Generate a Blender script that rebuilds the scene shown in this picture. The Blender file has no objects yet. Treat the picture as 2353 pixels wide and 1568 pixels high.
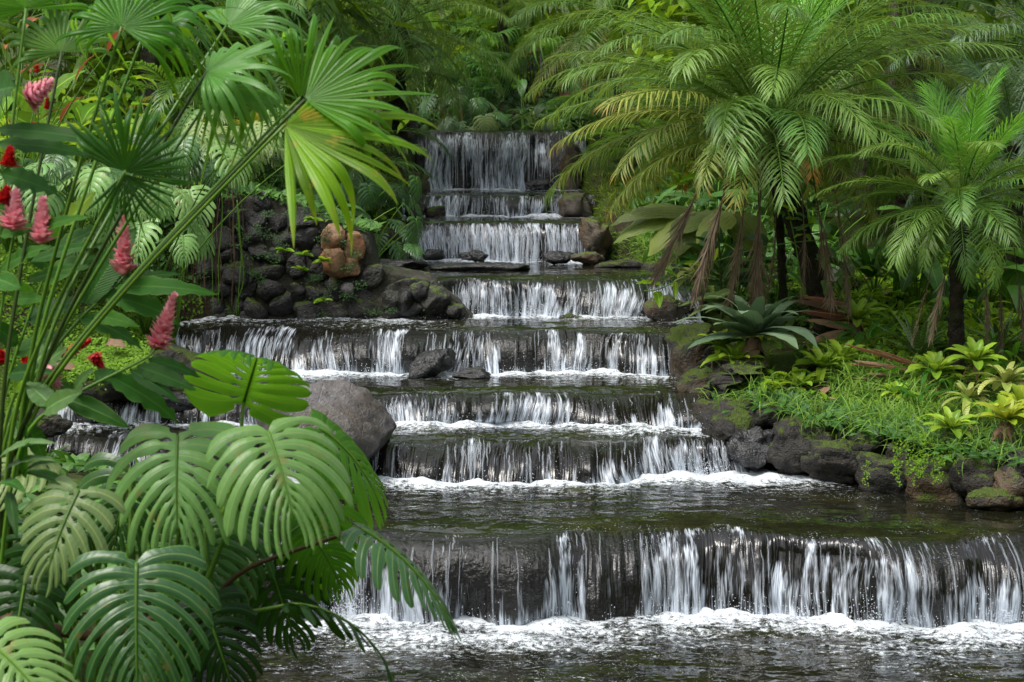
import bpy, math, random
import numpy as np
from mathutils import Vector, Matrix, Euler

# ---------------------------------------------------------------- camera, sky, sun, exposure
SC = bpy.context.scene
COL = SC.collection
FPX = 4575.0                                   # focal length in units of a 2353 x 1568 frame
CAMZ = 3.43                                    # eye height above the lowest pool
PITCH = math.atan((784 - 410) / FPX)
cam_data = bpy.data.cameras.new('camera')
cam = bpy.data.objects.new('camera', cam_data)
COL.objects.link(cam)
cam.location = (0, 0, CAMZ)
cam.rotation_euler = (math.radians(90) - PITCH, 0, 0)
cam_data.sensor_width = 36.0
cam_data.lens = 36.0 * FPX / 2353.0
cam_data.clip_start = 0.1
cam_data.clip_end = 400
cam_data.dof.use_dof = True
cam_data.dof.focus_distance = 18.5
cam_data.dof.aperture_fstop = 4.5
SC.camera = cam

SUN_EL, SUN_AZ = 60.0, -115.0                  # veiled sun, left of and slightly behind the viewpoint
world = bpy.data.worlds.new('World'); SC.world = world
world.use_nodes = True
wn = world.node_tree
sky = wn.nodes.new('ShaderNodeTexSky'); sky.sky_type = 'NISHITA'; sky.sun_disc = False
sky.sun_elevation = math.radians(SUN_EL); sky.sun_rotation = math.radians(SUN_AZ)
sky.air_density = 1.0; sky.dust_density = 3.0; sky.ozone_density = 1.0
hs = wn.nodes.new('ShaderNodeHueSaturation'); hs.inputs['Saturation'].default_value = 0.30
wn.links.new(sky.outputs[0], hs.inputs['Color'])
bg = wn.nodes['Background']; bg.inputs['Strength'].default_value = 0.15
wn.links.new(hs.outputs[0], bg.inputs['Color'])

sun_data = bpy.data.lights.new('sun', 'SUN'); sun_data.energy = 1.5
sun_data.angle = math.radians(24); sun_data.color = (1.0, 0.96, 0.88)
sun = bpy.data.objects.new('sun', sun_data); COL.objects.link(sun)
sd = Vector((math.sin(math.radians(SUN_AZ)) * math.cos(math.radians(SUN_EL)),
             math.cos(math.radians(SUN_AZ)) * math.cos(math.radians(SUN_EL)), math.sin(math.radians(SUN_EL))))
sun.rotation_euler = sd.to_track_quat('Z', 'Y').to_euler()
sun.location = sd * 30

SC.view_settings.view_transform = 'Standard'
SC.view_settings.look = 'None'
SC.view_settings.gamma = 1.0
SC.view_settings.use_curve_mapping = False
SC.view_settings.exposure = 1.05
SC.render.engine = 'CYCLES'
SC.cycles.use_denoising = True
try: SC.cycles.denoiser = 'OPENIMAGEDENOISE'
except Exception: pass
SC.cycles.max_bounces = 6; SC.cycles.diffuse_bounces = 3; SC.cycles.glossy_bounces = 3
SC.cycles.transmission_bounces = 4; SC.cycles.transparent_max_bounces = 8
SC.cycles.caustics_reflective = False; SC.cycles.caustics_refractive = False
SC.cycles.sample_clamp_indirect = 6.0

# ---------------------------------------------------------------- helpers
CP, SP = math.cos(PITCH), math.sin(PITCH)
def ray(px, py):
    dx = (px - 1176.5) / FPX; dy = (784 - py) / FPX
    return Vector((dx, CP + dy * SP, -SP + dy * CP))
def at(px, py, Y):
    d = ray(px, py); t = Y / d.y
    return Vector((d.x * t, Y, CAMZ + d.z * t))
def onz(px, py, z):
    d = ray(px, py); t = (z - CAMZ) / d.z
    return Vector((d.x * t, d.y * t, z))
def proj(p):
    x, y, z = p[0], p[1], p[2] - CAMZ
    f = y * CP - z * SP; u = y * SP + z * CP
    return 1176.5 + FPX * x / f, 784 - FPX * u / f

def _h(ix, iy, iz, seed):
    n = (ix.astype(np.int64) * 374761393 + iy.astype(np.int64) * 668265263 + iz.astype(np.int64) * 2147483647 + seed * 974634541) & 0xFFFFFFFF
    n = ((n ^ (n >> 13)) * 1274126177) & 0xFFFFFFFF
    n = n ^ (n >> 16)
    return (n & 0xFFFFFF).astype(np.float64) / float(0xFFFFFF)
def vnoise(x, y, z=0.0, seed=0):
    x, y, z = np.broadcast_arrays(np.asarray(x, float), np.asarray(y, float), np.asarray(z, float))
    ix, iy, iz = np.floor(x), np.floor(y), np.floor(z)
    fx, fy, fz = x - ix, y - iy, z - iz
    fx = fx * fx * fx * (fx * (fx * 6 - 15) + 10); fy = fy * fy * fy * (fy * (fy * 6 - 15) + 10); fz = fz * fz * fz * (fz * (fz * 6 - 15) + 10)
    r = 0
    for a in (0, 1):
        wx = fx if a else 1 - fx
        for b in (0, 1):
            wy = fy if b else 1 - fy
            for c in (0, 1):
                wz = fz if c else 1 - fz
                r = r + wx * wy * wz * _h(ix + a, iy + b, iz + c, seed)
    return r * 2 - 1
def fbm(x, y, z=0.0, oct=4, seed=0, gain=0.5):
    s = 0; a = 1.0; f = 1.0; n = 0
    for o in range(oct):
        s = s + a * vnoise(np.asarray(x) * f + 17.3 * o, np.asarray(y) * f + 5.1 * o, np.asarray(z) * f + 9.7 * o, seed + o)
        n += a; a *= gain; f *= 2.03
    return s / n
def sstep(a, b, x):
    t = np.clip((np.asarray(x, float) - a) / (b - a), 0, 1); return t * t * (3 - 2 * t)

def mk_mesh(name, V, Q=None, T=None, attrs=None, mats=(), midx=None, smooth=True):
    V = np.asarray(V, np.float32).reshape(-1, 3)
    Q = np.zeros((0, 4), np.int32) if Q is None else np.asarray(Q, np.int32).reshape(-1, 4)
    T = np.zeros((0, 3), np.int32) if T is None else np.asarray(T, np.int32).reshape(-1, 3)
    me = bpy.data.meshes.new(name)
    me.vertices.add(len(V)); me.vertices.foreach_set('co', V.ravel())
    nl = Q.size + T.size
    me.loops.add(nl); me.loops.foreach_set('vertex_index', np.concatenate([Q.ravel(), T.ravel()]).astype(np.int32))
    npoly = len(Q) + len(T)
    me.polygons.add(npoly)
    st = np.concatenate([np.arange(len(Q)) * 4, Q.size + np.arange(len(T)) * 3]).astype(np.int32)
    me.polygons.foreach_set('loop_start', st)
    me.polygons.foreach_set('use_smooth', np.full(npoly, bool(smooth)))
    if midx is not None: me.polygons.foreach_set('material_index', np.asarray(midx, np.int32))
    for m in mats: me.materials.append(m)
    for k, v in (attrs or {}).items():
        v = np.asarray(v, np.float32)
        if v.ndim == 1:
            a = me.attributes.new(k, 'FLOAT', 'POINT'); a.data.foreach_set('value', v)
        else:
            a = me.attributes.new(k, 'FLOAT_VECTOR', 'POINT'); a.data.foreach_set('vector', v.ravel())
    me.update(calc_edges=True)
    me.validate()
    return me

class MB:
    """Collects grids and joins them into one mesh."""
    def __init__(s): s.V = []; s.Q = []; s.A = []; s.M = []; s.n = 0
    def grid(s, P, A=None, m=0, closed=False):
        P = np.asarray(P, float); r, c = P.shape[:2]
        idx = np.arange(r * c).reshape(r, c) + s.n
        if closed:
            i2 = np.concatenate([idx, idx[:, :1]], 1)
        else: i2 = idx
        q = np.stack([i2[:-1, :-1], i2[:-1, 1:], i2[1:, 1:], i2[1:, :-1]], -1).reshape(-1, 4)
        s.V.append(P.reshape(-1, 3)); s.Q.append(q); s.M.append(np.full(len(q), m))
        if A is None: A = np.zeros((r, c, 3))
        s.A.append(np.asarray(A, float).reshape(-1, 3)); s.n += r * c
    def raw(s, V, Q, A=None, m=0):
        V = np.asarray(V, float); Q = np.asarray(Q, int)
        s.V.append(V); s.Q.append(Q + s.n); s.M.append(np.full(len(Q), m)); s.n += len(V)
        s.A.append(np.zeros((len(V), 3)) if A is None else np.asarray(A, float))
    def tube(s, pts, rad, sides=6, m=0, cap=True):
        pts = np.asarray(pts, float); n = len(pts); rad = np.broadcast_to(np.asarray(rad, float), (n,))
        tg = np.gradient(pts, axis=0); tg /= np.linalg.norm(tg, axis=1)[:, None] + 1e-9
        ref = np.array([0.0, 0, 1]) if abs(tg[:, 2]).mean() < 0.8 else np.array([0.0, 1, 0])
        nx = np.cross(tg, ref); nx /= np.linalg.norm(nx, axis=1)[:, None] + 1e-9
        ny = np.cross(tg, nx)
        a = np.linspace(0, 2 * np.pi, sides, endpoint=False)
        R = rad[:, None, None] * (np.cos(a)[None, :, None] * nx[:, None, :] + np.sin(a)[None, :, None] * ny[:, None, :])
        P = pts[:, None, :] + R
        v = np.linspace(0, 1, n)
        A = np.zeros((n, sides, 3)); A[..., 0] = (a / (2 * np.pi))[None]; A[..., 1] = v[:, None]
        if cap:
            P = np.concatenate([np.repeat(pts[:1, None], sides, 1), P, np.repeat(pts[-1:, None], sides, 1)], 0)
            A = np.concatenate([A[:1], A, A[-1:]], 0)
        s.grid(P, A, m, closed=True)
    def mesh(s, name, mats=(), smooth=True):
        V = np.concatenate(s.V); Q = np.concatenate(s.Q); A = np.concatenate(s.A); M = np.concatenate(s.M)
        return mk_mesh(name, V, Q, attrs={'luv': A}, mats=mats, midx=M, smooth=smooth)

def obj(name, me, parent=None, loc=(0, 0, 0), rot=(0, 0, 0), scale=(1, 1, 1), label=None, cat=None, group=None, kind=None):
    o = bpy.data.objects.new(name, me); COL.objects.link(o)
    o.location = loc; o.rotation_euler = rot
    o.scale = (scale,) * 3 if isinstance(scale, (int, float)) else scale
    if parent is not None: o.parent = parent
    if label: o['label'] = label
    if cat: o['category'] = cat
    if group: o['group'] = group
    if kind: o['kind'] = kind
    return o
def thing(name, label, cat, loc=(0, 0, 0), rotz=0.0, group=None, scale=1.0):
    return obj(name, None, None, loc, (0, 0, rotz), scale, label, cat, group)
def place(o, M):
    """Set a child's local matrix from a 4x4."""
    o.matrix_local = M
def frame(origin, fwd, up=(0, 0, 1), roll=0.0, scale=1.0):
    """Matrix: local +Y runs along fwd, local +Z is the upper face."""
    f = Vector(fwd).normalized(); u = Vector(up)
    x = f.cross(u)
    if x.length < 1e-4: x = f.cross(Vector((0, 1, 0)))
    x.normalize(); u = x.cross(f)
    M = Matrix((x, f, u)).transposed()
    if roll: M = M @ Matrix.Rotation(roll, 3, 'Y')
    M = M.to_4x4(); M = Matrix.Translation(origin) @ M @ Matrix.Scale(scale, 4)
    return M

# ---------------------------------------------------------------- materials
class NT:
    def __init__(s, name):
        s.m = bpy.data.materials.new(name); s.m.use_nodes = True
        s.t = s.m.node_tree; s.t.nodes.clear()
        s.out = s.t.nodes.new('ShaderNodeOutputMaterial')
    def n(s, typ, **kw):
        nd = s.t.nodes.new('ShaderNode' + typ)
        for k, v in kw.items():
            if k.startswith('i_'):
                key = k[2:]
                nd.inputs[int(key) if key.isdigit() else key.replace('_', ' ')].default_value = v
            else: setattr(nd, k, v)
        return nd
    def l(s, a, b): s.t.links.new(a, b)
    def attr(s, name): return s.n('Attribute', attribute_name=name)
    def math(s, op, a, b=None, c=None, clamp=False):
        nd = s.n('Math', operation=op, use_clamp=clamp)
        for i, v in enumerate((a, b, c)):
            if v is None: continue
            if isinstance(v, (int, float)): nd.inputs[i].default_value = v
            else: s.l(v, nd.inputs[i])
        return nd.outputs[0]
    def noise(s, vec, scale, detail=3, rough=0.55, dist=0.0, out=0):
        nd = s.n('TexNoise'); nd.inputs['Scale'].default_value = scale; nd.inputs['Detail'].default_value = detail
        nd.inputs['Roughness'].default_value = rough; nd.inputs['Distortion'].default_value = dist
        if vec is not None: s.l(vec, nd.inputs['Vector'])
        return nd.outputs[out]
    def ramp(s, fac, stops, interp='LINEAR'):
        nd = s.n('ValToRGB'); cr = nd.color_ramp; cr.interpolation = interp
        while len(cr.elements) < len(stops): cr.elements.new(0.5)
        for e, (p, c) in zip(cr.elements, stops):
            e.position = p; e.color = (c, c, c, 1) if isinstance(c, (int, float)) else (*c, 1)
        s.l(fac, nd.inputs[0]); return nd.outputs[0]
    def mix(s, fac, a, b, blend='MIX'):
        nd = s.n('MixRGB', blend_type=blend)
        for i, v in enumerate((fac, a, b)):
            if isinstance(v, (int, float)): nd.inputs[i].default_value = v if i == 0 else (v, v, v, 1)
            elif isinstance(v, tuple): nd.inputs[i].default_value = (*v, 1)
            else: s.l(v, nd.inputs[i])
        return nd.outputs[0]
    def sep(s, v):
        nd = s.n('SeparateXYZ'); s.l(v, nd.inputs[0]); return nd.outputs
    def bump(s, h, strength=0.5, dist=0.02, nrm=None):
        nd = s.n('Bump'); nd.inputs['Strength'].default_value = strength; nd.inputs['Distance'].default_value = dist
        s.l(h, nd.inputs['Height'])
        if nrm is not None: s.l(nrm, nd.inputs['Normal'])
        return nd.outputs[0]
    def bsdf(s, color, rough=0.5, spec=0.5, normal=None, **kw):
        nd = s.n('BsdfPrincipled')
        if isinstance(color, tuple): nd.inputs['Base Color'].default_value = (*color, 1)
        else: s.l(color, nd.inputs['Base Color'])
        if isinstance(rough, (int, float)): nd.inputs['Roughness'].default_value = rough
        else: s.l(rough, nd.inputs['Roughness'])
        nd.inputs['Specular IOR Level'].default_value = spec
        if normal is not None: s.l(normal, nd.inputs['Normal'])
        for k, v in kw.items(): nd.inputs[k.replace('_', ' ')].default_value = v
        return nd.outputs[0]
    def mixs(s, fac, a, b):
        nd = s.n('MixShader')
        if isinstance(fac, (int, float)): nd.inputs[0].default_value = fac
        else: s.l(fac, nd.inputs[0])
        s.l(a, nd.inputs[1]); s.l(b, nd.inputs[2]); return nd.outputs[0]
    def done(s, sh):
        s.l(sh, s.out.inputs['Surface']); return s.m

def rock_mat(name, c1, c2, c3=None, wetline=None, moss=0.0, mosscol=(0.06, 0.09, 0.012), rough=0.55, scale=6.0, bump=0.8, spec=0.5, wet=False):
    N = NT(name)
    tc = N.n('TexCoord'); oi = N.n('ObjectInfo')
    geo = N.n('NewGeometry')
    pos = N.n('VectorMath', operation='ADD'); N.l(geo.outputs['Position'], pos.inputs[0]); N.l(oi.outputs['Random'], pos.inputs[1])
    P = pos.outputs[0]
    a = N.noise(P, scale, 6, 0.62); b = N.noise(P, scale * 5, 4, 0.6); c = N.noise(P, scale * 0.35, 3)
    col = N.ramp(a, [(0.3, c1), (0.7, c2)])
    if c3: col = N.mix(N.ramp(c, [(0.45, 0.0), (0.62, 1.0)]), col, c3)
    col = N.mix(0.55, col, N.ramp(b, [(0.3, 0.45), (0.7, 1.25)]), 'MULTIPLY')
    # pits of volcanic stone
    vo = N.n('TexVoronoi', i_Scale=scale * 6); N.l(P, vo.inputs['Vector'])
    pit = N.ramp(vo.outputs['Distance'], [(0.05, 0.0), (0.35, 1.0)])
    col = N.mix(0.35, col, pit, 'MULTIPLY')
    h = N.math('ADD', N.math('MULTIPLY', a, 1.0), N.math('MULTIPLY', b, 0.45))
    h = N.math('ADD', h, N.math('MULTIPLY', pit, 0.12))
    ro = N.ramp(b, [(0.3, rough * 0.75), (0.7, min(1, rough * 1.25))])
    if moss > 0:
        nz = N.sep(geo.outputs['Normal'])[2]
        mn = N.noise(P, scale * 0.8, 4, 0.65)
        f = N.math('ADD', N.math('MULTIPLY', nz, 0.35), mn)
        f = N.ramp(f, [(0.95 - moss, 0.0), (1.08 - moss, 1.0)])
        mc = N.mix(N.noise(P, scale * 9, 2), mosscol, tuple(min(1, x * 2.0) for x in mosscol))
        col = N.mix(f, col, mc)
        ro = N.mix(f, ro, 0.9)
        h = N.math('ADD', h, N.math('MULTIPLY', f, N.noise(P, scale * 14, 2)))
    if wetline:
        pz = N.sep(geo.outputs['Position'])[2]
        wl = N.ramp(N.math('ADD', N.math('MULTIPLY', N.math('SUBTRACT', wetline, pz), 3.0), N.math('MULTIPLY', a, 0.8)), [(0.35, 0.0), (0.6, 1.0)])
        col = N.mix(wl, col, (0.012, 0.012, 0.012)); ro = N.mix(wl, ro, 0.2)
        cr = N.n('TexVoronoi', i_Scale=3.2, feature='DISTANCE_TO_EDGE'); N.l(P, cr.inputs['Vector'])
        ck = N.ramp(cr.outputs['Distance'], [(0.0, 0.0), (0.03, 1.0)])
        lich = N.ramp(N.noise(P, 17, 4, 0.7), [(0.58, 0.0), (0.66, 0.5)])
        col = N.mix(lich, col, (0.25, 0.25, 0.22)); h = N.math('ADD', h, N.math('MULTIPLY', ck, 0.12))
    nb = N.bump(h, bump, 0.06)
    return N.done(N.bsdf(col, ro, spec, nb))

M_ROCK_DARK = rock_mat('volcanic_rock', (0.008, 0.007, 0.006), (0.040, 0.036, 0.030), (0.026, 0.021, 0.013), moss=0.2, rough=0.62, scale=6, bump=1.0, spec=0.35)
M_ROCK_WET = rock_mat('wet_rock', (0.006, 0.006, 0.007), (0.032, 0.031, 0.032), rough=0.22, scale=7, spec=0.6)
M_ROCK_GREY = rock_mat('grey_boulder_stone', (0.055, 0.05, 0.05), (0.15, 0.138, 0.138), (0.09, 0.075, 0.062), wetline=0.95, rough=0.6, scale=7, bump=0.6)
M_ROCK_MOSS = rock_mat('mossy_rock', (0.014, 0.013, 0.011), (0.06, 0.052, 0.04), (0.07, 0.045, 0.02), moss=0.30, rough=0.65, scale=6, bump=1.0, spec=0.35)
M_ROCK_TAN = rock_mat('tan_rock', (0.03, 0.025, 0.018), (0.105, 0.085, 0.062), (0.075, 0.045, 0.02), moss=0.2, rough=0.6, scale=6)
M_ROCK_ORANGE = rock_mat('orange_stone', (0.16, 0.08, 0.035), (0.34, 0.2, 0.1), (0.23, 0.10, 0.04), rough=0.6, scale=8, bump=0.4)
M_MORTAR = rock_mat('mortar', (0.020, 0.017, 0.013), (0.056, 0.048, 0.037), (0.024, 0.023, 0.010), moss=0.12, rough=0.8, scale=7)
M_WALLSTONE = rock_mat('wall_stone', (0.006, 0.006, 0.006), (0.026, 0.024, 0.023), (0.018, 0.017, 0.011), moss=0.2, rough=0.55, scale=7)

def simple_mat(name, col, rough=0.5, spec=0.5, metallic=0.0, var=0.4, scale=20):
    N = NT(name); geo = N.n('NewGeometry')
    nn = N.noise(geo.outputs['Position'], scale, 4)
    c = N.mix(N.ramp(nn, [(0.3, 0.0), (0.7, 1.0)]), tuple(x * (1 - var) for x in col), tuple(min(1, x * (1 + var)) for x in col))
    return N.done(N.bsdf(c, rough, spec, N.bump(nn, 0.3, 0.01), Metallic=metallic))
# ---------------------------------------------------------------- water
def water_mat():
    N = NT('stream_water')
    uv = N.attr('wuv').outputs['Vector']; foam = N.attr('foam').outputs['Fac']; fall = N.attr('fall').outputs['Fac']
    geo = N.n('NewGeometry'); P = geo.outputs['Position']
    n1 = N.noise(uv, 7, 5, 0.65); n2 = N.noise(uv, 20, 3, 0.6); n3 = N.noise(uv, 80, 2, 0.6)
    tex = N.math('ADD', N.math('ADD', N.math('MULTIPLY', n1, 0.50), N.math('MULTIPLY', n2, 0.65)), N.math('MULTIPLY', n3, 0.25))   # mean 0.70
    x = N.math('ADD', foam, N.math('MULTIPLY', N.math('SUBTRACT', tex, 0.70), 2.4))
    fac = N.ramp(x, [(0.32, 0.0), (0.52, 0.28), (0.70, 0.75), (0.88, 1.0)])
    # specks of single bubbles on the pools
    vo = N.n('TexVoronoi', i_Scale=38.0); N.l(P, vo.inputs['Vector'])
    speck = N.ramp(vo.outputs['Distance'], [(0.12, 1.0), (0.26, 0.0)])
    keep = N.ramp(N.noise(P, 3.2, 3, 0.6), [(0.50, 0.0), (0.68, 0.7)])
    fac = N.math('MAXIMUM', fac, N.math('MULTIPLY', N.math('MULTIPLY', speck, keep), N.math('SUBTRACT', 1.0, fall, clamp=True)))
    # body colour: pool bed showing brown to olive
    bed = N.ramp(N.noise(P, 1.3, 5, 0.65), [(0.3, (0.004, 0.0042, 0.003)), (0.55, (0.011, 0.0115, 0.005)), (0.75, (0.026, 0.025, 0.008))])
    body = N.mix(N.ramp(fall, [(0.0, 0.0), (0.25, 1.0)]), bed, (0.006, 0.005, 0.004))
    # ripples
    isf = N.ramp(fall, [(0.0, 0.0), (0.06, 1.0)])
    pb = N.noise(P, 4.5, 3, 0.5, 0.8); sm = N.noise(uv, 11, 2, 0.5, 0.4)
    sm = N.math('ADD', N.math('MULTIPLY', sm, 1.6), N.math('MULTIPLY', N.noise(uv, 27, 2, 0.5, 0.6), 0.35))
    sm = N.mix(N.attr('rocky').outputs['Fac'], sm, N.math('MULTIPLY', N.noise(P, 11, 6, 0.62), 1.3))
    hb = N.mix(isf, pb, sm)
    amt = N.math('ADD', 0.14, N.math('MULTIPLY', isf, 0.85))
    bn = N.n('Bump', i_Distance=0.05); N.l(hb, bn.inputs['Height']); N.l(amt, bn.inputs['Strength'])
    nb = bn.outputs[0]
    wat = N.bsdf(body, 0.02, 0.7, nb, IOR=1.38)
    nf = N.bump(N.math('ADD', n3, N.math('MULTIPLY', n2, 1.5)), 0.5, 0.03)
    fc = N.mix(N.ramp(fall, [(0.0, 0.0), (0.3, 1.0)]), (0.74, 0.79, 0.84), (0.62, 0.68, 0.77))
    fc = N.mix(0.55, fc, N.ramp(N.math('ADD', N.math('MULTIPLY', n2, 0.6), N.math('MULTIPLY', n3, 0.4)), [(0.30, 0.45), (0.62, 1.15)]), 'MULTIPLY')
    foamsh = N.bsdf(fc, 0.35, 0.6, nf)
    return N.done(N.mixs(fac, wat, foamsh))
M_WATER = water_mat()

def strand_mat():
    N = NT('falling_water')
    luv = N.attr('luv').outputs['Vector']
    n = N.noise(luv, 30, 3, 0.6)
    white = N.bsdf((0.72, 0.78, 0.86), 0.25, 1.0, N.bump(n, 0.8, 0.02))
    tr = N.n('BsdfTransparent').outputs[0]
    v = N.sep(luv)
    edge = N.math('SUBTRACT', 1.0, N.math('MULTIPLY', N.math('ABSOLUTE', v[0]), 0.7))
    f = N.math('MULTIPLY', N.ramp(n, [(0.38, 0.08), (0.62, 0.85)]), edge)
    return N.done(N.mixs(f, tr, white))
M_STRAND = strand_mat()
def drop_mat():
    N = NT('water_drops')
    return N.done(N.bsdf((0.78, 0.83, 0.90), 0.15, 1.0))
M_DROP = drop_mat()

Z = [0.0, 0.67, 1.04, 1.36, 1.84, 2.31, 2.87, 3.23, 4.23]
def poly_px(pts, z): return np.array([[*onz(px, py, z)[:2]] for px, py in pts])
def lip_px(pts, z): return poly_px([(x, y - 13) for x, y in pts], z)
LIP = {}; BASE = {}
# front fall
LIP[1] = lip_px([(560, 1196), (640, 1200), (850, 1216), (1000, 1224), (1200, 1230), (1350, 1220), (1500, 1214), (1640, 1208), (1750, 1216), (1900, 1226), (2050, 1236), (2200, 1234), (2353, 1226), (2500, 1222)], Z[1])
BASE[1] = poly_px([(560, 1340), (700, 1372), (800, 1392), (900, 1425), (1000, 1430), (1250, 1418), (1450, 1400), (1540, 1388), (1700, 1392), (1850, 1406), (1990, 1424), (2100, 1432), (2353, 1418), (2500, 1415)], Z[0])
LIP[2] = lip_px([(80, 985), (230, 990), (500, 1010), (890, 1018), (950, 1012), (1050, 1008), (1200, 1012), (1350, 1008), (1450, 1008), (1500, 1000), (1560, 992), (1640, 985), (1760, 985)], Z[2])
BASE[2] = poly_px([(80, 1080), (230, 1085), (500, 1100), (890, 1104), (1000, 1110), (1200, 1115), (1400, 1110), (1500, 1104), (1600, 1092), (1700, 1080), (1760, 1075)], Z[1])
LIP[3] = lip_px([(60, 905), (300, 905), (600, 908), (880, 908), (1000, 905), (1200, 903), (1400, 903), (1590, 900), (1700, 900)], Z[3])
BASE[3] = poly_px([(60, 960), (600, 970), (940, 973), (1100, 972), (1300, 975), (1500, 983), (1620, 985), (1700, 985)], Z[2])
LIP[4] = lip_px([(380, 748), (470, 752), (600, 752), (750, 757), (1000, 760), (1200, 760), (1400, 765), (1580, 768), (1650, 770)], Z[4])
BASE[4] = poly_px([(380, 830), (560, 850), (720, 858), (830, 858), (1000, 860), (1200, 856), (1400, 852), (1530, 856), (1650, 858)], Z[3])
LIP[5] = poly_px([(850, 634), (950, 635), (1100, 632), (1300, 632), (1530, 630), (1600, 630)], Z[5])
BASE[5] = poly_px([(850, 729), (1080, 729), (1250, 728), (1450, 734), (1600, 738)], Z[4])
def flat(xs, y): return np.array([[x, y] for x in xs])
LIP[6] = flat((-1.7, 1.3), 27.0);  BASE[6] = flat((-1.9, 1.4), 26.75)
LIP[7] = flat((-1.7, 1.3), 29.2);  BASE[7] = flat((-1.7, 1.3), 28.95)
LIP[8] = flat((-1.7, 1.3), 32.5);  BASE[8] = flat((-1.7, 1.3), 32.1)

rng = np.random.default_rng(5)
FOOT = {}
def tier(i, x0, x1, nx, npool, nfall, st, label):
    z, zl = Z[i], Z[i - 1]
    xs = np.linspace(x0, x1, nx)
    lip = np.interp(xs, LIP[i][:, 0], LIP[i][:, 1]); bas = np.interp(xs, BASE[i][:, 0], BASE[i][:, 1])
    lip = lip + 0.075 * fbm(xs * 1.5, 3.3, oct=4, seed=i)
    bas = np.minimum(bas + 0.06 * fbm(xs * 2.3, 8.1, oct=3, seed=i + 40), lip - st.get('throw', 0.16))
    if i + 1 in FOOT: far = np.interp(xs, FOOT[i + 1][0], FOOT[i + 1][1]) + 0.35
    else: far = lip + 2.5
    lip = np.minimum(lip, far - 0.60); bas = np.minimum(bas, lip - st.get('throw', 0.16))
    h = z - zl
    # pool
    r = np.linspace(0, 1, npool) ** 0.8
    Yp = far[None] + (lip - far)[None] * r[:, None]; Xp = np.broadcast_to(xs, Yp.shape)
    dl = Yp - lip[None]; df = far[None] - 0.35 - Yp
    amp = 0.010 + 0.035 * np.exp(-np.maximum(df, 0) / 0.5)
    Zp = z + amp * fbm(Xp * 2.2, Yp * 3.4, oct=5, seed=i, gain=0.6) + 0.003 * vnoise(Xp * 6, Yp * 9, seed=i + 9) - (0.045 - 0.03 * fbm(xs * 2.2, 7.7, oct=3, seed=i + 5))[None] * np.exp(-dl / 0.16)
    fr = st.get('reach', 0.5)
    fo = 1.25 * st.get('pool', 0.9) * np.exp(-np.maximum(df, 0) / fr) ** 1.1
    fo = fo * (0.85 + 0.5 * fbm(Xp * 0.8, Yp * 1.2, oct=3, seed=i + 3)) - 0.12 + 0.25 * np.maximum(0, fbm(Xp * 1.1, Yp * 2.5, oct=4, seed=i + 13))
    for (cx, wd, rc, am) in st.get('wash', ()): fo = fo + am * np.exp(-((Xp - cx) / wd) ** 2) * np.exp(-(np.maximum(df, 0) / rc) ** 1.3) * (1 + .5 * fbm(Xp * 1.5, Yp * 3, oct=3, seed=91))
    fo = fo + st.get('lipfoam', 0.0) * np.exp(-dl / 0.3)
    Zp = Zp + np.clip(fo - 0.30, 0, 0.6) * 0.08 * (0.5 + fbm(Xp * 5, Yp * 5, oct=4, seed=i + 21))
    # fall
    t = np.linspace(0, 1, nfall + 1)[1:]
    ex = st.get('ex', 1.7)
    a = 1 - (1 - t) ** st.get('ea', 1.5); b = t ** ex
    X2 = np.broadcast_to(xs, (nfall, nx)); T2 = np.broadcast_to(t[:, None], X2.shape)
    bulge = np.zeros(nx)
    rm = np.random.default_rng(700 + i)
    stones = [(rm.uniform(x0 + .2, x1 - .2), rm.uniform(.07, .24), rm.uniform(.05, .16)) for _ in range(st.get('stones', int((x1 - x0) * 1.4)))]
    lip = lip - 0.10 * np.maximum(0, fbm(xs * 0.9, 1.7, oct=2, seed=i + 51)) * st.get('rough', 1.0)
    bas = np.minimum(bas - 0.22 * np.maximum(0, fbm(xs * 1.3, 5.9, oct=2, seed=i + 52)) * st.get('rough', 1.0), lip - st.get('throw', 0.16))
    for (cx, wd, am) in st.get('mounds', ()): bulge += am * np.exp(-((xs - cx) / wd) ** 2)
    # soft bed profile: where a boulder lies under the fall the sheet slopes
    bed = fbm(X2 * 2.0, T2 * h * 2.2, oct=2, seed=i + 60)
    run = fbm(X2 * 6.0, T2 * h * 1.2, oct=3, seed=i + 70, gain=0.5)
    rip = fbm(X2 * 34.0, T2 * h * 5, oct=3, seed=i + 80, gain=0.6)
    lump = sum(am * np.exp(-np.abs((X2 - cx) / wd) ** 2.6) for cx, wd, am in stones) * np.sin(np.pi * np.clip(T2, 0, 1) ** 1.7) if stones else 0
    off = lump + st.get('rough', 1.0) * (0.15 * bed + 0.05 * run + 0.008 * rip) * np.minimum(1, T2 * 2.2) + bulge[None] * np.sin(np.pi * np.clip(T2, 0, 1)) * 1.0
    Yf = lip[None] - (lip - bas)[None] * a[:, None] - off
    z0 = Zp[-1]
    Zf = z0[None] + (zl - 0.03 - z0)[None] * b[:, None] + 0.2 * off * (1 - T2)
    streak = fbm(X2 * st.get('sfreq', 6.0), T2 * h * 1.1 + 4, oct=4, seed=i + 90, gain=0.65)
    patch = fbm(X2 * 2.4, T2 * h * 2.0, oct=4, seed=i + 95, gain=0.6)
    ff = 0.10 + 0.62 * st.get('gain', 0.85) * sstep(st.get('t0', 0.15), st.get('t1', 1.0), T2) + st.get('bias', -0.05) + st.get('samp', 0.60) * streak * sstep(0.0, 0.15, T2) + st.get('patch', 0.85) * patch
    for (cx, wd, am) in st.get('jets', ()): ff = ff + am * np.exp(-((X2 - cx - 0.08 * T2 * np.sin(cx * 9)) / wd) ** 2) * sstep(0.02, 0.3, T2)
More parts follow.
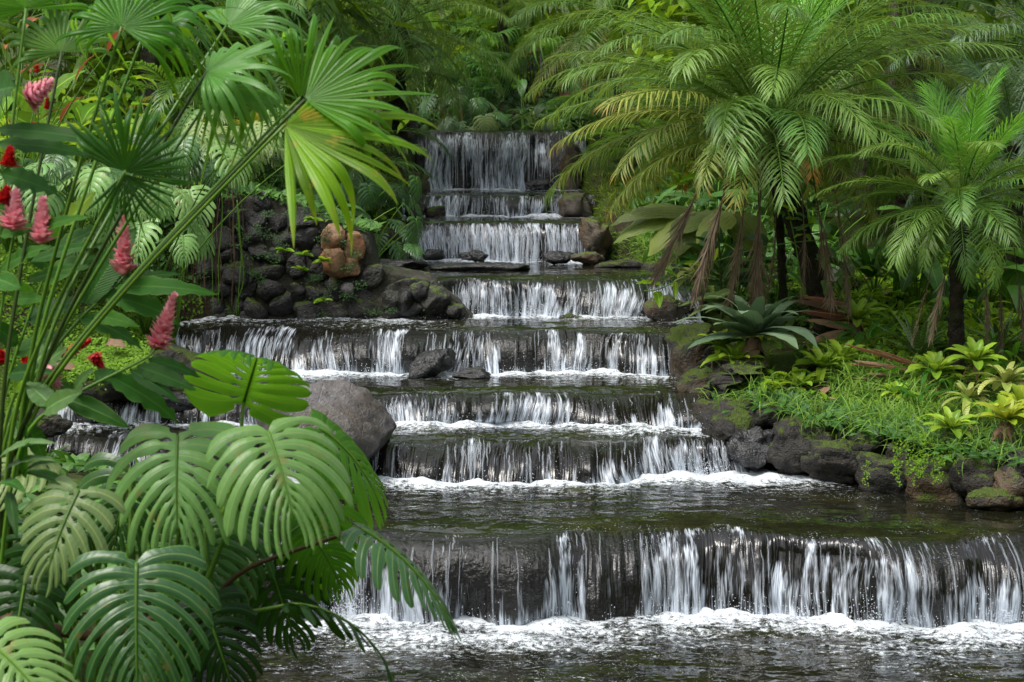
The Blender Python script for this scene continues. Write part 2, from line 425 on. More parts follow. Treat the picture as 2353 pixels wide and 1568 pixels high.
    for (cx, wd, am) in st.get('splash', ()): ff = ff + am * np.exp(-((X2 - cx) / wd) ** 2 - ((1 - T2) / 0.45) ** 2)
    for (cx, wd, am) in stones:                                   # stones stand dark in the flow, white water round their flanks
        e = np.abs((X2 - cx) / wd)
        ff = ff - st.get('dark', 0.30) * np.exp(-e ** 3) * sstep(0.15, 0.40, T2) * sstep(1.02, 0.80, T2) + 0.30 * np.exp(-((e - 1.25) / 0.35) ** 2) * sstep(0.35, 0.8, T2)
    ff = ff - st.get('less', 0.01)
    ff = np.clip(ff, -0.3, st.get('cap', 0.52)) + 0.12 * sstep(0.88, 1.0, T2)
    Yf = Yf - np.clip(ff, 0, 1) * 0.03
    FOOT[i] = (xs, np.minimum.reduce([Yf[-1], Yf[-4]]))
    X = np.concatenate([Xp, X2]); Y = np.concatenate([Yp, Yf]); ZZ = np.concatenate([Zp, Zf])
    foam = np.concatenate([fo, ff]); fall = np.concatenate([np.zeros_like(Yp), T2])
    S = np.concatenate([-(dl), 0.13 * T2 * h + 0.0])
    S2 = np.concatenate([np.zeros_like(Yp) + 3.7 * i, np.zeros_like(T2) + 3.7 * i])
    rk_ = sum(np.exp(-np.abs((xs - cx) / wd) ** 2.6) for cx, wd, am in stones) * 0.22 + st.get('rocky', 0.12) + 0.7 * np.clip(sum(am * 4 * np.exp(-((xs - cx) / wd) ** 2) for cx, wd, am in st.get('mounds', [(0, 1, 0)])), 0, 1)
    rocky = np.clip(np.broadcast_to(rk_, X.shape) + 0.4 * fbm(X * 1.5, Y * 2, oct=2, seed=i + 7), 0, 1)
    XW = X + np.concatenate([np.zeros_like(Yp), 0.16 * T2 * fbm(X2 * 1.6, T2 * h * 1.8, oct=3, seed=i + 33)])
    nr = X.shape[0]
    idx = np.arange(nr * nx).reshape(nr, nx)
    Q = np.stack([idx[:-1, :-1], idx[1:, :-1], idx[1:, 1:], idx[:-1, 1:]], -1).reshape(-1, 4)
    me = mk_mesh('cascade_water', np.stack([X, Y, ZZ], -1), Q, attrs={'wuv': np.stack([XW, S, S2], -1).reshape(-1, 3), 'foam': foam.ravel(), 'fall': fall.ravel(), 'rocky': rocky.ravel()}, mats=[M_WATER])
    o = obj('cascade_water', me, kind='structure', label=label, cat='water')
    # ropes of falling water in front of the sheet
    ns = st.get('strands', 0)
    if ns:
        mb = MB()
        w = np.clip(ff[nfall // 2] + 0.25, 0.02, 1.2); w[(xs < x0 + 0.2) | (xs > x1 - 0.2)] = 0; w /= w.sum()
        for k in range(ns):
            c = rng.choice(nx, p=w); t0 = rng.uniform(0.08, 0.55); t1 = min(1.0, t0 + rng.uniform(0.25, 0.8))
            rr = np.unique(np.clip(np.linspace(t0, t1, 9) * nfall, 0, nfall - 1).astype(int))
            if len(rr) < 3: continue
            wd = rng.uniform(0.004, 0.013) * st.get('sw', 1.0)
            cx = xs[c] + np.cumsum(rng.normal(0, 0.004, len(rr)))
            cy = Yf[rr, c] - 0.015 - rng.uniform(0, 0.03); cz = Zf[rr, c]
            pr = np.sin(np.pi * np.linspace(0.06, 0.97, len(rr))) ** 0.6 * wd
            cc = np.stack([cx, cy, cz], -1)
            Pg = np.stack([cc + np.stack([-pr, 0 * pr, 0 * pr], -1), cc + np.stack([0 * pr, -pr * 0.8, 0 * pr], -1), cc + np.stack([pr, 0 * pr, 0 * pr], -1)], 1)
            Ag = np.zeros_like(Pg); Ag[:, 0, 0] = -1; Ag[:, 2, 0] = 1; Ag[..., 1] = (cz[:, None] * 0.6) + k * 0.77; Ag[..., 2] = k * 1.3
            mb.grid(Pg, Ag)
        so = obj('water_strands', mb.mesh('water_strands', [M_STRAND]), parent=o, kind='stuff')
    nd = st.get('drops', 0)
    if nd:
        wb = np.clip(ff[int(nfall * 0.85)] + 0.2, 0.02, 1.5); wb[(xs < x0 + 0.2) | (xs > x1 - 0.2)] = 0; wb /= wb.sum()
        c = rng.choice(nx, nd, p=wb)
        up = rng.exponential(0.07, nd); fw = rng.exponential(0.10, nd)
        pc = np.stack([xs[c] + rng.normal(0, 0.03, nd), Yf[-1, c] - 0.02 - fw, zl + 0.02 + up * np.exp(-fw * 3)], -1)
        for (cx, wd, am) in st.get('splash', ()):               # plumes thrown up where a jet meets a stone
            m = int(700 * am); cyy = float(np.interp(cx, xs, Yf[-1]))
            hh = np.abs(rng.normal(0, 0.16, m)) * am
            pc = np.concatenate([pc, np.stack([cx + rng.normal(0, 1, m) * wd * 0.6 * (0.4 + hh * 3), cyy - 0.05 - rng.exponential(0.08, m), zl + hh], -1)])
        nd = len(pc)
        rad = rng.uniform(0.0012, 0.0042, nd) * st.get('ds', 1.0)
        oct_v = np.array([[1, 0, 0], [-1, 0, 0], [0, 1, 0], [0, -1, 0], [0, 0, 1], [0, 0, -1]], float)
        oct_t = np.array([[0, 2, 4], [2, 1, 4], [1, 3, 4], [3, 0, 4], [2, 0, 5], [1, 2, 5], [3, 1, 5], [0, 3, 5]])
        V = (pc[:, None] + rad[:, None, None] * oct_v[None] * np.array([1, 1, 1.5])).reshape(-1, 3)
        Tt = (oct_t[None] + 6 * np.arange(nd)[:, None, None]).reshape(-1, 3)
        obj('spray', mk_mesh('spray', V, None, Tt, mats=[M_DROP]), parent=o, kind='stuff')
    return o

def X_at(px, Y): return (px - 1176.5) * Y / FPX
jets0 = [(X_at(px, 15.6), w, a) for px, w, a in [(840, .10, .6), (1190, .07, .3), (1290, .08, .35), (1490, .10, .55), (1560, .14, .5), (1730, .10, .4), (1870, .11, .8), (2015, .12, .35), (2120, .1, .4), (2290, .1, .5)]]
jets3 = [(X_at(px, 21), .09, .5) for px in (720, 880, 900, 1080, 1190, 1330, 1360, 1480)]
tier(8, -1.6, 1.2, 300, 20, 80, dict(reach=0.8, pool=0.5, t0=0.0, t1=0.5, gain=0.3, bias=-0.02, sfreq=6, strands=130, drops=900, throw=0.3, patch=1.3, samp=0.25, rough=1.8, rocky=0.9,
     jets=[(X_at(1010, 32), .22, .35), (X_at(1180, 32), .2, .55), (X_at(1250, 32), .12, .25)], mounds=[(X_at(1190, 32), .3, .15)]), 'topmost and tallest fall below the dark planting')

tier(7, -1.6, 1.2, 260, 20, 50, dict(reach=0.8, pool=1.0, t0=0.0, t1=0.6, gain=0.5, bias=0.05, sfreq=8, samp=0.35, patch=1.1, rocky=0.6, strands=90, drops=400, throw=0.15), 'short fall just under the topmost fall')
tier(6, -1.6, 1.2, 300, 30, 60, dict(stones=0, less=0.05, reach=0.8, pool=1.1, t0=0.05, t1=0.5, gain=0.45, bias=0.15, sfreq=12, strands=260, drops=500, throw=0.15, rough=0.35, patch=0.25, lipfoam=0.05, rocky=0.0), 'straight curtain fall in even thin streaks, third from the top')
tier(5, -1.9, 2.1, 360, 60, 60, dict(reach=0.5, pool=1.0, t0=0.1, t1=0.8, gain=0.8, bias=-0.05, sfreq=7, samp=0.45, patch=1.0, rocky=0.25, strands=90, drops=900, throw=0.26, ex=1.9, splash=[(X_at(1230, 23), .3, .6), (X_at(1400, 23), .3, .3)], lipfoam=0.2), 'fall right of the low end of the stone wall')
tier(4, -4.0, 2.1, 520, 60, 60, dict(reach=0.45, pool=1.0, t0=0.25, t1=0.95, gain=0.75, bias=-0.15, sfreq=7, jets=jets3, strands=110, drops=1200, throw=0.28, ex=1.9, splash=[(X_at(1310, 21), .3, .5)], lipfoam=0.1), 'wide fall level with the foot of the stone wall')
tier(3, -4.6, 2.2, 520, 60, 50, dict(reach=0.4, pool=1.05, t0=0.2, t1=1.0, gain=0.8, bias=-0.1, sfreq=7, strands=80, drops=900, throw=0.24, ex=1.9), 'low fall with a white foam strip below, above the rounded fall')
tier(2, -4.6, 2.2, 560, 60, 60, dict(less=0.04, reach=0.35, pool=1.0, t0=0.25, t1=1.0, gain=0.75, bias=-0.12, sfreq=8, jets=[(X_at(1600, 18), .25, .45), (X_at(1500, 18), .2, .4)], strands=140, drops=900, throw=0.32, ex=2.0,
     splash=[(X_at(1620, 18), .3, .6)]), 'rounded low fall beside the grey boulder')
tier(1, -2.4, 4.6, 760, 110, 84, dict(less=0.05, wash=[(X_at(1700, 18), .75, .75, .55), (X_at(1000, 18), .6, .45, .25)], reach=0.55, pool=1.05, t0=0.35, t1=1.0, gain=0.95, bias=-0.30, sfreq=5, jets=jets0, rocky=0.02, strands=110, drops=2600, throw=0.40, ex=2.1,
     splash=[(X_at(2030, 15.5), .30, .9), (X_at(2290, 15.5), .22, .8), (X_at(800, 15.5), .16, .9), (X_at(1250, 15.5), .15, .3)],
     mounds=[(X_at(1120, 15.3), .55, .22), (X_at(900, 15.3), .35, .16), (X_at(2050, 15.3), .25, .12)]), 'wide foreground fall spilling into the lowest pool')

# lowest pool, running out of the frame towards the camera
def low_pool():
    nx, ny = 520, 420
    xs = np.linspace(-3.2, 5.2, nx); ys = np.linspace(10.2, 16.6, ny)
    X, Y = np.meshgrid(xs, ys)
    bas = np.interp(xs, FOOT[1][0], FOOT[1][1])[None]
    df = bas - Y
    amp = 0.018 + 0.05 * np.exp(-np.maximum(df, 0) / 0.6)
    Zp = amp * fbm(X * 2.0, Y * 2.6, oct=5, seed=2, gain=0.6) + 0.006 * fbm(X * 4, Y * 6, oct=3, seed=12)
    fo = 1.08 * np.exp(-(np.maximum(df + 0.1 * fbm(X, 0.5, oct=2, seed=3), 0) / 0.85) ** 1.1)
    fo = fo * (0.85 + 0.75 * fbm(X * 1.3, Y * 2.2, oct=4, seed=31)) - 0.08 + 0.45 * np.maximum(-0.25, fbm(X * 0.8, Y * 3.2, oct=4, seed=77))
    fo += 0.10 * sstep(0.5, -1.8, X)
    Zp += np.clip(fo - 0.30, 0, 0.8) * 0.09 * (0.7 + fbm(X * 3.5, Y * 4.5, oct=4, seed=21))
    idx = np.arange(nx * ny).reshape(ny, nx)
    Q = np.stack([idx[:-1, :-1], idx[:-1, 1:], idx[1:, 1:], idx[1:, :-1]], -1).reshape(-1, 4)
    me = mk_mesh('pool_water', np.stack([X, Y, Zp], -1), Q, attrs={'wuv': np.stack([X, Y, 0 * X], -1).reshape(-1, 3), 'foam': fo.ravel(), 'fall': 0 * fo.ravel(), 'rocky': 0 * fo.ravel()}, mats=[M_WATER])
    return obj('pool_water', me, kind='structure', label='dark rippled pool with white foam at the bottom of the picture', cat='water')
low_pool()
# ---------------------------------------------------------------- ground
YK = [6, 10, 13.5, 15.5, 16.7, 18.2, 19, 20, 21, 22.4, 23, 25, 27, 29, 32.5, 34, 70]
XR = [6, 6, 6, 6, 4.35, 2.95, 1.95, 1.85, 1.85, 1.9, 1.85, 1.6, 1.1, 1.0, 1.0, 1.0, 1.0]
XL = [-1.9, -1.9, -2.1, -2.3, -3.6, -4.3, -4.3, -4.1, -3.6, -3.5, -1.8, -1.75, -1.45, -1.4, -1.35, -1.35, -1.3]
def ground_z(x, y):
    x = np.asarray(x, float); y = np.asarray(y, float)
    xr = np.interp(y, YK, XR); xl = np.interp(y, YK, XL)
    pool = np.interp(y, [10, 15.4, 15.9, 18.0, 18.4, 19.0, 19.3, 20.9, 21.3, 22.9, 23.3, 26.8, 27.2, 29.0, 29.4, 32.3, 32.7, 60], [0, 0, .67, .67, 1.04, 1.04, 1.36, 1.36, 1.84, 1.84, 2.31, 2.31, 2.87, 2.87, 3.23, 3.23, 4.23, 4.6]) - 0.45
    dr = x - xr; dl = xl - x
    zr = np.interp(y, [8, 16.5, 18, 20, 22, 24, 25.5, 27, 30, 33, 40, 70], [.8, 1.0, 1.12, 1.55, 1.72, 2.1, 2.5, 2.95, 3.4, 4.35, 5.4, 9]) + 0.05 * np.maximum(dr, 0)
    zl = np.interp(y, [6, 11, 14, 17, 19, 21, 23, 25, 27, 30, 33, 40, 70], [1.0, 0.95, .9, 1.0, 1.2, 1.55, 2.05, 2.45, 2.9, 3.4, 4.3, 5.5, 9]) + 0.12 * np.clip(dl, 0, 3) + 0.9 * sstep(0.1, 1.5, dl) * sstep(18.5, 20.5, y) * sstep(32, 26, y)
    z = pool + (zr - pool) * sstep(-0.05, 0.30, dr)
    z = np.where(dl > dr, pool + (zl - pool) * sstep(-0.05, 0.35, dl), z)
    z = np.where((y > 34.2), np.maximum(z, np.interp(y, [34.2, 35.2, 70], [4.3, 4.7, 10])), z)
    return z + 0.05 * fbm(x * 1.3, y * 1.3, oct=3, seed=4)
def gz(x, y): return float(ground_z(np.array([x]), np.array([y]))[0])

def ground_mat():
    N = NT('mossy_soil')
    P = N.n('NewGeometry').outputs['Position']
    a = N.noise(P, 3, 5, 0.65); b = N.noise(P, 26, 4, 0.65); c = N.noise(P, 1.1, 3)
    col = N.ramp(a, [(0.3, (0.010, 0.008, 0.005)), (0.6, (0.035, 0.026, 0.014))])
    moss = N.ramp(b, [(0.3, (0.018, 0.035, 0.004)), (0.7, (0.075, 0.12, 0.012))])
    col = N.mix(N.ramp(N.math('ADD', c, N.math('MULTIPLY', a, 0.4)), [(0.58, 0.0), (0.75, 1.0)]), col, moss)
    return N.done(N.bsdf(col, 0.9, 0.2, N.bump(N.math('ADD', b, a), 0.9, 0.05)))
M_SOIL = ground_mat()
gx = np.concatenate([np.linspace(-60, -9, 24)[:-1], np.linspace(-9, 8, 240), np.linspace(8, 60, 24)[1:]])
gy = np.concatenate([np.linspace(-20, 7, 12)[:-1], np.linspace(7, 38, 400), np.linspace(38, 120, 24)[1:]])
GX, GY = np.meshgrid(gx, gy)
GZ = ground_z(GX, GY)
idx = np.arange(GX.size).reshape(GX.shape)
Q = np.stack([idx[:-1, :-1], idx[:-1, 1:], idx[1:, 1:], idx[1:, :-1]], -1).reshape(-1, 4)
obj('ground', mk_mesh('ground', np.stack([GX, GY, GZ], -1), Q, mats=[M_SOIL]), kind='structure', label='mossy garden ground with the stream bed', cat='ground')

# ---------------------------------------------------------------- rocks
import bmesh
def ico(sub):
    bm = bmesh.new(); bmesh.ops.create_icosphere(bm, subdivisions=sub, radius=1.0)
    V = np.array([v.co[:] for v in bm.verts]); T = np.array([[v.index for v in f.verts] for f in bm.faces]); bm.free()
    return V, T
ICO = {s: ico(s) for s in (3, 4, 5)}
def rock_mesh(name, size, seed, mat, sub=4, amp=0.28, facet=0.7, power=0.62, crag=1.0):
    V, T = ICO[sub]
    U = np.sign(V) * np.abs(V) ** power                     # boxier than a ball
    U = U / np.linalg.norm(U, axis=1)[:, None] ** 0.5
    rs = np.random.default_rng(seed)
    # cut with random planes for facets
    for k in range(9):
        n = rs.normal(size=3); n /= np.linalg.norm(n); d = rs.uniform(0.62, 0.92)
        s = U @ n - d
        U = U - np.where(s > 0, s * facet, 0)[:, None] * n[None]
    S = np.array(size)
    W = U * S
    q = W / max(size)
    n1 = fbm(q[:, 0] * 1.6 + seed, q[:, 1] * 1.6, q[:, 2] * 1.6, oct=5, seed=seed, gain=0.55)
    n2 = fbm(W[:, 0] * 9, W[:, 1] * 9, W[:, 2] * 9, oct=3, seed=seed + 3)
    n3 = 1 - np.abs(fbm(W[:, 0] * 3.6, W[:, 1] * 3.6, W[:, 2] * 3.6, oct=4, seed=seed + 7, gain=0.6)) * 2.2
    W = W * (1 + amp * n1)[:, None] + V * (crag * (0.045 * n2 - 0.06 * min(1, min(size) * 4) * np.clip(n3, -0.5, 1)))[:, None]
    return mk_mesh(name, W, None, T, mats=[mat])
def boulder(name, label, loc, size, mat, seed, rotz=0.0, amp=0.28, sub=4, group=None, facet=0.7, power=0.62, cat='boulder', tilt=(0, 0), crag=1.0):
    return obj(name, rock_mesh(name, size, seed, mat, sub, amp, facet, power, crag), loc=loc, rot=(tilt[0], tilt[1], rotz), label=label, cat=cat, group=group)

b0 = at(800, 945, 18.1)
boulder('boulder', 'big smooth grey boulder behind the monstera leaves at the stream', (b0.x - .18, 18.1, 1.20), (0.68, 0.56, 0.46), M_ROCK_GREY, 11, 0.3, amp=0.14, sub=5, facet=0.9, power=0.8, tilt=(0, 0.42), crag=0.3)
def rk(px, py, Y, size, mat, seed, label, rotz=0.0, amp=0.28, **kw):
    p = at(px, py, Y)
    return boulder('rock', label, (p.x, p.y, p.z), size, mat, seed, rotz, amp, cat='rock', **kw)
rk(985, 842, 20.75, (.30, .22, .17), M_ROCK_WET, 21, 'wet black rock splitting the fall level with the stone wall', 0.5, tilt=(0, -0.35))
rk(1085, 862, 20.6, (.20, .16, .07), M_ROCK_WET, 22, 'low wet rock lying in foam right of the black rock')
rk(1310, 738, 22.6, (.15, .12, .08), M_ROCK_DARK, 23, 'small rock standing alone in the pool below the fifth fall')
rk(1530, 712, 22.3, (.30, .30, .24), M_ROCK_TAN, 24, 'brown boulder at the right end of the fall, left of the blue-green bromeliad', amp=0.15)
rk(1000, 588, 26.3, (.17, .14, .10), M_ROCK_WET, 25, 'dark round rock at the foot of the curtain fall, left one')
rk(1095, 590, 26.2, (.22, .15, .09), M_ROCK_WET, 26, 'flat dark rock at the foot of the curtain fall, middle one')
rk(1100, 617, 24.4, (.78, .35, .085), M_ROCK_WET, 27, 'long flat wet slab just below the curtain fall', amp=0.2)
rk(900, 610, 24.8, (.45, .35, .09), M_ROCK_WET, 127, 'flat wet ledge beside the orange stones of the wall', amp=0.2)
rk(1275, 590, 26.0, (.26, .2, .09), M_ROCK_WET, 28, 'dark rock at the right foot of the curtain fall')
rk(1365, 545, 26.6, (.24, .5, .34), M_ROCK_TAN, 29, 'tan rock bank at the right end of the curtain fall', amp=0.2)
rk(1350, 595, 25.8, (.22, .22, .10), M_ROCK_TAN, 30, 'brown stone by the water below the small lawn')
rk(1440, 612, 25.2, (.45, .25, .09), M_ROCK_DARK, 31, 'black stone edging the small lawn')
rk(1540, 622, 24.6, (.40, .25, .16), M_ROCK_DARK, 131, 'black stone under the hanging dead fronds at the small lawn')
rk(1240, 425, 31.6, (.24, .2, .11), M_ROCK_WET, 32, 'black rock under the topmost fall')
rk(1312, 395, 31.8, (.24, .4, .50), M_ROCK_TAN, 33, 'tan rock pile right of the topmost fall', amp=0.32)
rk(1320, 475, 28.8, (.26, .5, .26), M_ROCK_TAN, 34, 'brown rock right of the second fall')
rk(935, 440, 30.3, (.38, .6, .35), M_ROCK_MOSS, 35, 'mossy dark rock left of the second fall')
rk(915, 345, 32.4, (.38, .5, .9), M_ROCK_DARK, 135, 'dark rock face left of the topmost fall')
rk(1000, 490, 28.6, (.16, .15, .10), M_ROCK_DARK, 36, 'small dark stone at the left foot of the second fall')
rk(955, 484, 28.6, (.20, .2, .16), M_ROCK_DARK, 136, 'dark squarish stone at the left end of the curtain fall')
rk(875, 560, 26.4, (.33, .35, .30), M_ROCK_DARK, 37, 'black rock between the orange stones and the curtain fall')
for i_, (px_, py_, Y_, sz_, lb_) in enumerate([(2010, 1415, 15.35, (.22, .16, .13), 'black rock breaking the foreground fall, right'), (1240, 1418, 15.35, (.16, .14, .10), 'black rock at the foot of the foreground fall, centre'), (1470, 712, 22.7, (.14, .12, .10), 'wet stone left of the brown boulder')]):
    rk(px_, py_, Y_, sz_, M_ROCK_WET, 500 + i_, lb_)
# right bank
rk(1590, 822, 20.6, (.30, .42, .42), M_ROCK_MOSS, 41, 'mossy upright rock carrying the blue-green bromeliad', amp=0.3)
rk(1600, 885, 20.0, (.30, .35, .20), M_ROCK_MOSS, 141, 'mossy ledge at the water below the bromeliad rock', amp=0.3)
rk(1675, 965, 18.9, (.33, .45, .27), M_ROCK_DARK, 42, 'dark boulder right of the low fall with the foam strip', 0.3)
rk(1765, 950, 18.9, (.24, .4, .18), M_ROCK_DARK, 142, 'rounded dark rock under the light green bromeliad clump')
rk(1720, 1035, 18.4, (.28, .3, .24), M_ROCK_WET, 43, 'wet rock where the rounded fall meets the right bank')
rk(1830, 1025, 18.4, (.40, .5, .30), M_ROCK_DARK, 44, 'large dark bank rock right of the rounded fall', 0.2)
rk(1930, 1068, 18.0, (.42, .4, .24), M_ROCK_DARK, 45, 'broad bank rock below the grass, nearest the foam', -0.4)
rk(1990, 1030, 18.0, (.22, .3, .16), M_ROCK_DARK, 145, 'dark stone under the left end of the grass', -0.4)
rk(2050, 1095, 17.5, (.36, .35, .22), M_ROCK_DARK, 46, 'sloping dark bank rock at the waterline below the grass', -0.6)
rk(2085, 1050, 17.6, (.20, .3, .16), M_ROCK_DARK, 47, 'blunt grey bank stone beneath the grass', -0.4)
rk(2160, 1105, 17.2, (.36, .32, .26), M_ROCK_MOSS, 48, 'mossy bank rock draped with yellow-green creeper', -0.5)
rk(2260, 1110, 16.9, (.30, .32, .26), M_ROCK_DARK, 49, 'dark bank rock under the hanging bromeliad roots', -0.5)
rk(2325, 1115, 16.6, (.20, .25, .17), M_ROCK_TAN, 50, 'rusty brown stone in the bank at the right edge')
rk(2345, 1070, 16.7, (.20, .3, .16), M_ROCK_DARK, 150, 'dark stone above the rusty brown stone')
rk(2290, 1150, 16.5, (.28, .2, .10), M_ROCK_MOSS, 51, 'moss-covered stone at the waterline at the right edge')
# continuous rock face of the right bank, the single rocks stand out of it
def rock_face():
    wp = [onz(px, py, z) for px, py, z in [(1560, 880, Z[3]), (1625, 960, 1.15), (1700, 1075, Z[1]), (1790, 1090, Z[1]), (1910, 1105, Z[1]), (2040, 1127, Z[1]), (2200, 1146, Z[1]), (2353, 1166, Z[1]), (2560, 1200, Z[1])]]
    foot = np.array([p[:] for p in wp]); n = 260; m = 46
    sl = np.concatenate([[0], np.cumsum(np.linalg.norm(np.diff(foot[:, :2], axis=0), axis=1))]); t = np.linspace(0, sl[-1], n)
    F = np.stack([np.interp(t, sl, foot[:, j]) for j in range(3)], -1)
    P = np.zeros((m, n, 3))
    tg = np.gradient(F[:, :2], axis=0); tg /= np.linalg.norm(tg, axis=1)[:, None]
    nin = np.stack([-tg[:, 1], tg[:, 0]], -1)
    nin *= np.sign(nin[:, 1])[:, None]
    topz = np.interp(t, sl, [1.75, 1.55, 1.30, 1.22, 1.16, 1.12, 1.08, 1.06, 1.05])
    for j in range(m):
        q = j / (m - 1); inn = -0.06 + 0.40 * q ** 1.2 + 0.25 * max(0, q - 0.8) / 0.2
        P[j, :, :2] = F[:, :2] + nin * inn; zb = F[:, 2] - 0.12
        P[j, :, 2] = zb + (topz - zb) * min(1, q / 0.8) ** 0.9
    n1 = fbm(P[..., 0] * 1.8, P[..., 1] * 1.8, P[..., 2] * 2.4, oct=5, seed=19); n2 = np.abs(fbm(P[..., 0] * 3.3, P[..., 1] * 3.3, P[..., 2] * 4, oct=4, seed=29))
    d = 0.20 * n1 - 0.16 * (1 - 2.4 * n2).clip(-.3, 1)
    P[..., :2] -= nin[None] * d[..., None]; P[..., 2] += 0.05 * n1
    mb = MB(); mb.grid(P); me = mb.mesh('rock_bank', [M_ROCK_DARK])
    obj('rock_bank', me, label='craggy dark volcanic rock face of the right bank above the pool', cat='rock')
rock_face()
# left side
rk(440, 860, 20.6, (.62, .5, .26), M_ROCK_DARK, 61, 'sloping black rock left of the wide fall', 0.4, amp=0.2, tilt=(0, 0.4))
rk(300, 900, 19.6, (.40, .35, .16), M_ROCK_DARK, 62, 'dark rock beneath the bright moss cushion', 0.2)
rk(230, 905, 19.5, (.30, .3, .18), M_ROCK_DARK, 162, 'dark rock at the stream below the red ginger flowers', 0.9)
rk(410, 925, 19.5, (.35, .25, .10), M_ROCK_WET, 63, 'wet flat rock in the side stream', 0.2)
rk(100, 975, 18.4, (.30, .25, .14), M_ROCK_DARK, 64, 'rock at the lip of the small side fall')
rk(470, 1090, 17.5, (.70, .45, .36), M_ROCK_WET, 65, 'dark wet rock behind the two pale monstera leaves')
rk(640, 1230, 16.2, (.45, .35, .25), M_ROCK_WET, 66, 'black rock behind the monstera at the foreground fall')
rk(695, 1318, 15.5, (.24, .28, .24), M_ROCK_GREY, 67, 'grey wet stone at the left end of the foreground fall', amp=0.2)
rk(730, 1195, 16.4, (.25, .25, .14), M_ROCK_DARK, 167, 'low dark stone at the lip of the foreground fall, under the monstera')
rk(550, 1370, 15.2, (.45, .4, .30), M_ROCK_DARK, 68, 'dark rock behind the monstera stems')
rk(480, 1560, 13.6, (.30, .35, .26), M_ROCK_GREY, 69, 'grey rock at the bottom edge beside the dark monstera leaf', amp=0.2)
rk(340, 1500, 12.4, (.5, .4, .3), M_ROCK_DARK, 70, 'dark rock under the lowest monstera leaf', amp=0.2)

# ---------------------------------------------------------------- stone wall
def stone_wall():
    wl = thing('stone_wall', 'dark volcanic stone wall with orange stones and a low sloping end', 'wall', (-2.2, 22.4, 1.7))
    base = np.array([-2.2, 22.4, 1.7])
    # mortar core: swept section along x, top height follows the photograph
    xs = np.linspace(-3.9, -0.45, 150)
    top = np.interp(xs, [-3.9, -3.55, -3.0, -2.35, -1.9, -1.62, -1.55, -1.3, -0.95, -0.6, -0.45], [2.9, 3.12, 3.22, 3.08, 2.86, 2.78, 2.40, 2.36, 2.28, 2.02, 1.86])
    front = np.interp(xs, [-3.9, -1.7, -1.5, -1.0, -0.45], [22.62, 22.5, 22.42, 22.4, 22.55])
    k = 40
    prof = np.linspace(0, 1, k)
    P = np.zeros((k, len(xs), 3)); 
    for j, s in enumerate(prof):
        if s < 0.7: q = s / 0.7; yy = front + 0.10 * q; zz = 1.6 + (top - 1.6) * q
        else: q = (s - 0.7) / 0.3; yy = front + 0.10 + 0.9 * q; zz = top + 0.05 * np.sin(q * 3.1)
        P[j, :, 0] = xs; P[j, :, 1] = yy; P[j, :, 2] = zz
    n = fbm(P[..., 0] * 4, P[..., 1] * 4, P[..., 2] * 4, oct=5, seed=8)
    P[..., 1] -= 0.07 * n; P[..., 2] += 0.04 * n * (P[..., 2] > 1.7)
    mb = MB(); mb.grid(P - base)
    obj('mortar', mb.mesh('mortar', [M_MORTAR]), parent=wl)
    variants = [rock_mesh('stone', (0.16, 0.10, 0.145), 300 + i, M_WALLSTONE, 3, 0.42, 0.85, 0.6, 0.5) for i in range(14)]
    rs = random.Random(4)
    def fy(x): return float(np.interp(x, [-3.9, -1.7, -1.5, -1.0, -0.45], [22.62, 22.5, 22.42, 22.4, 22.55]))
    row = 0; z = 1.74
    orange = [at(768, 548, 22.45), at(811, 567, 22.5), at(770, 607, 22.42), at(803, 612, 22.5)]
    while z < 3.25:
        x = -3.85 + (row % 2) * 0.13 + rs.uniform(0, 0.06)
        while x < -0.5:
            s = rs.uniform(0.7, 1.3)
            tp = float(np.interp(x, xs, top))
            zz = z + rs.uniform(-0.05, 0.05); xx = x + rs.uniform(-0.03, 0.03)
            near = any(abs(xx - o.x) < 0.19 and abs(zz - o.z) < 0.18 for o in orange)
            if zz < tp + 0.02 and not near:
                q = (zz - 1.6) / max(0.1, tp - 1.6)
                obj('stone', rs.choice(variants), parent=wl, loc=Vector((xx, fy(xx) + 0.10 * q + 0.03 - rs.uniform(0, .06), zz)) - Vector(base),
                    rot=(rs.uniform(-.4, .4), rs.uniform(-.7, .7), rs.uniform(-.4, .4)), scale=(s * rs.uniform(0.75, 1.15), s, s * rs.uniform(0.8, 1.15)))
            x += 0.255 * s + rs.uniform(0.0, 0.03)
        z += 0.205; row += 1
    for i, (o, sz) in enumerate(zip(orange, [(.15, .13, .165), (.16, .13, .18), (.155, .13, .205), (.17, .13, .14)])):
        obj('stone', rock_mesh('stone', sz, 330 + i, M_ROCK_ORANGE, 4, 0.34, 0.95, 0.5, 0.3), parent=wl, loc=o - Vector(base), rot=(0, rs.uniform(-.2, .2), 0),
            label=['upper left orange stone', 'upper right orange stone', 'lower left orange stone, tallest', 'lower right orange stone'][i])
    # blunt stones at the low end
    for i, (px, py, sz) in enumerate([(905, 690, (.16, .12, .14)), (960, 672, (.16, .14, .14)), (1000, 690, (.20, .2, .17)), (945, 705, (.24, .14, .11)), (1045, 715, (.14, .2, .09)), (800, 665, (.10, .08, .08))]):
        p = at(px, py, 22.42)
        obj('stone', rock_mesh('stone', sz, 350 + i, M_WALLSTONE if i != 5 else M_ROCK_GREY, 4, 0.22, 0.7, 0.7, 0.35), parent=wl, loc=p - Vector(base))
    return wl
stone_wall()
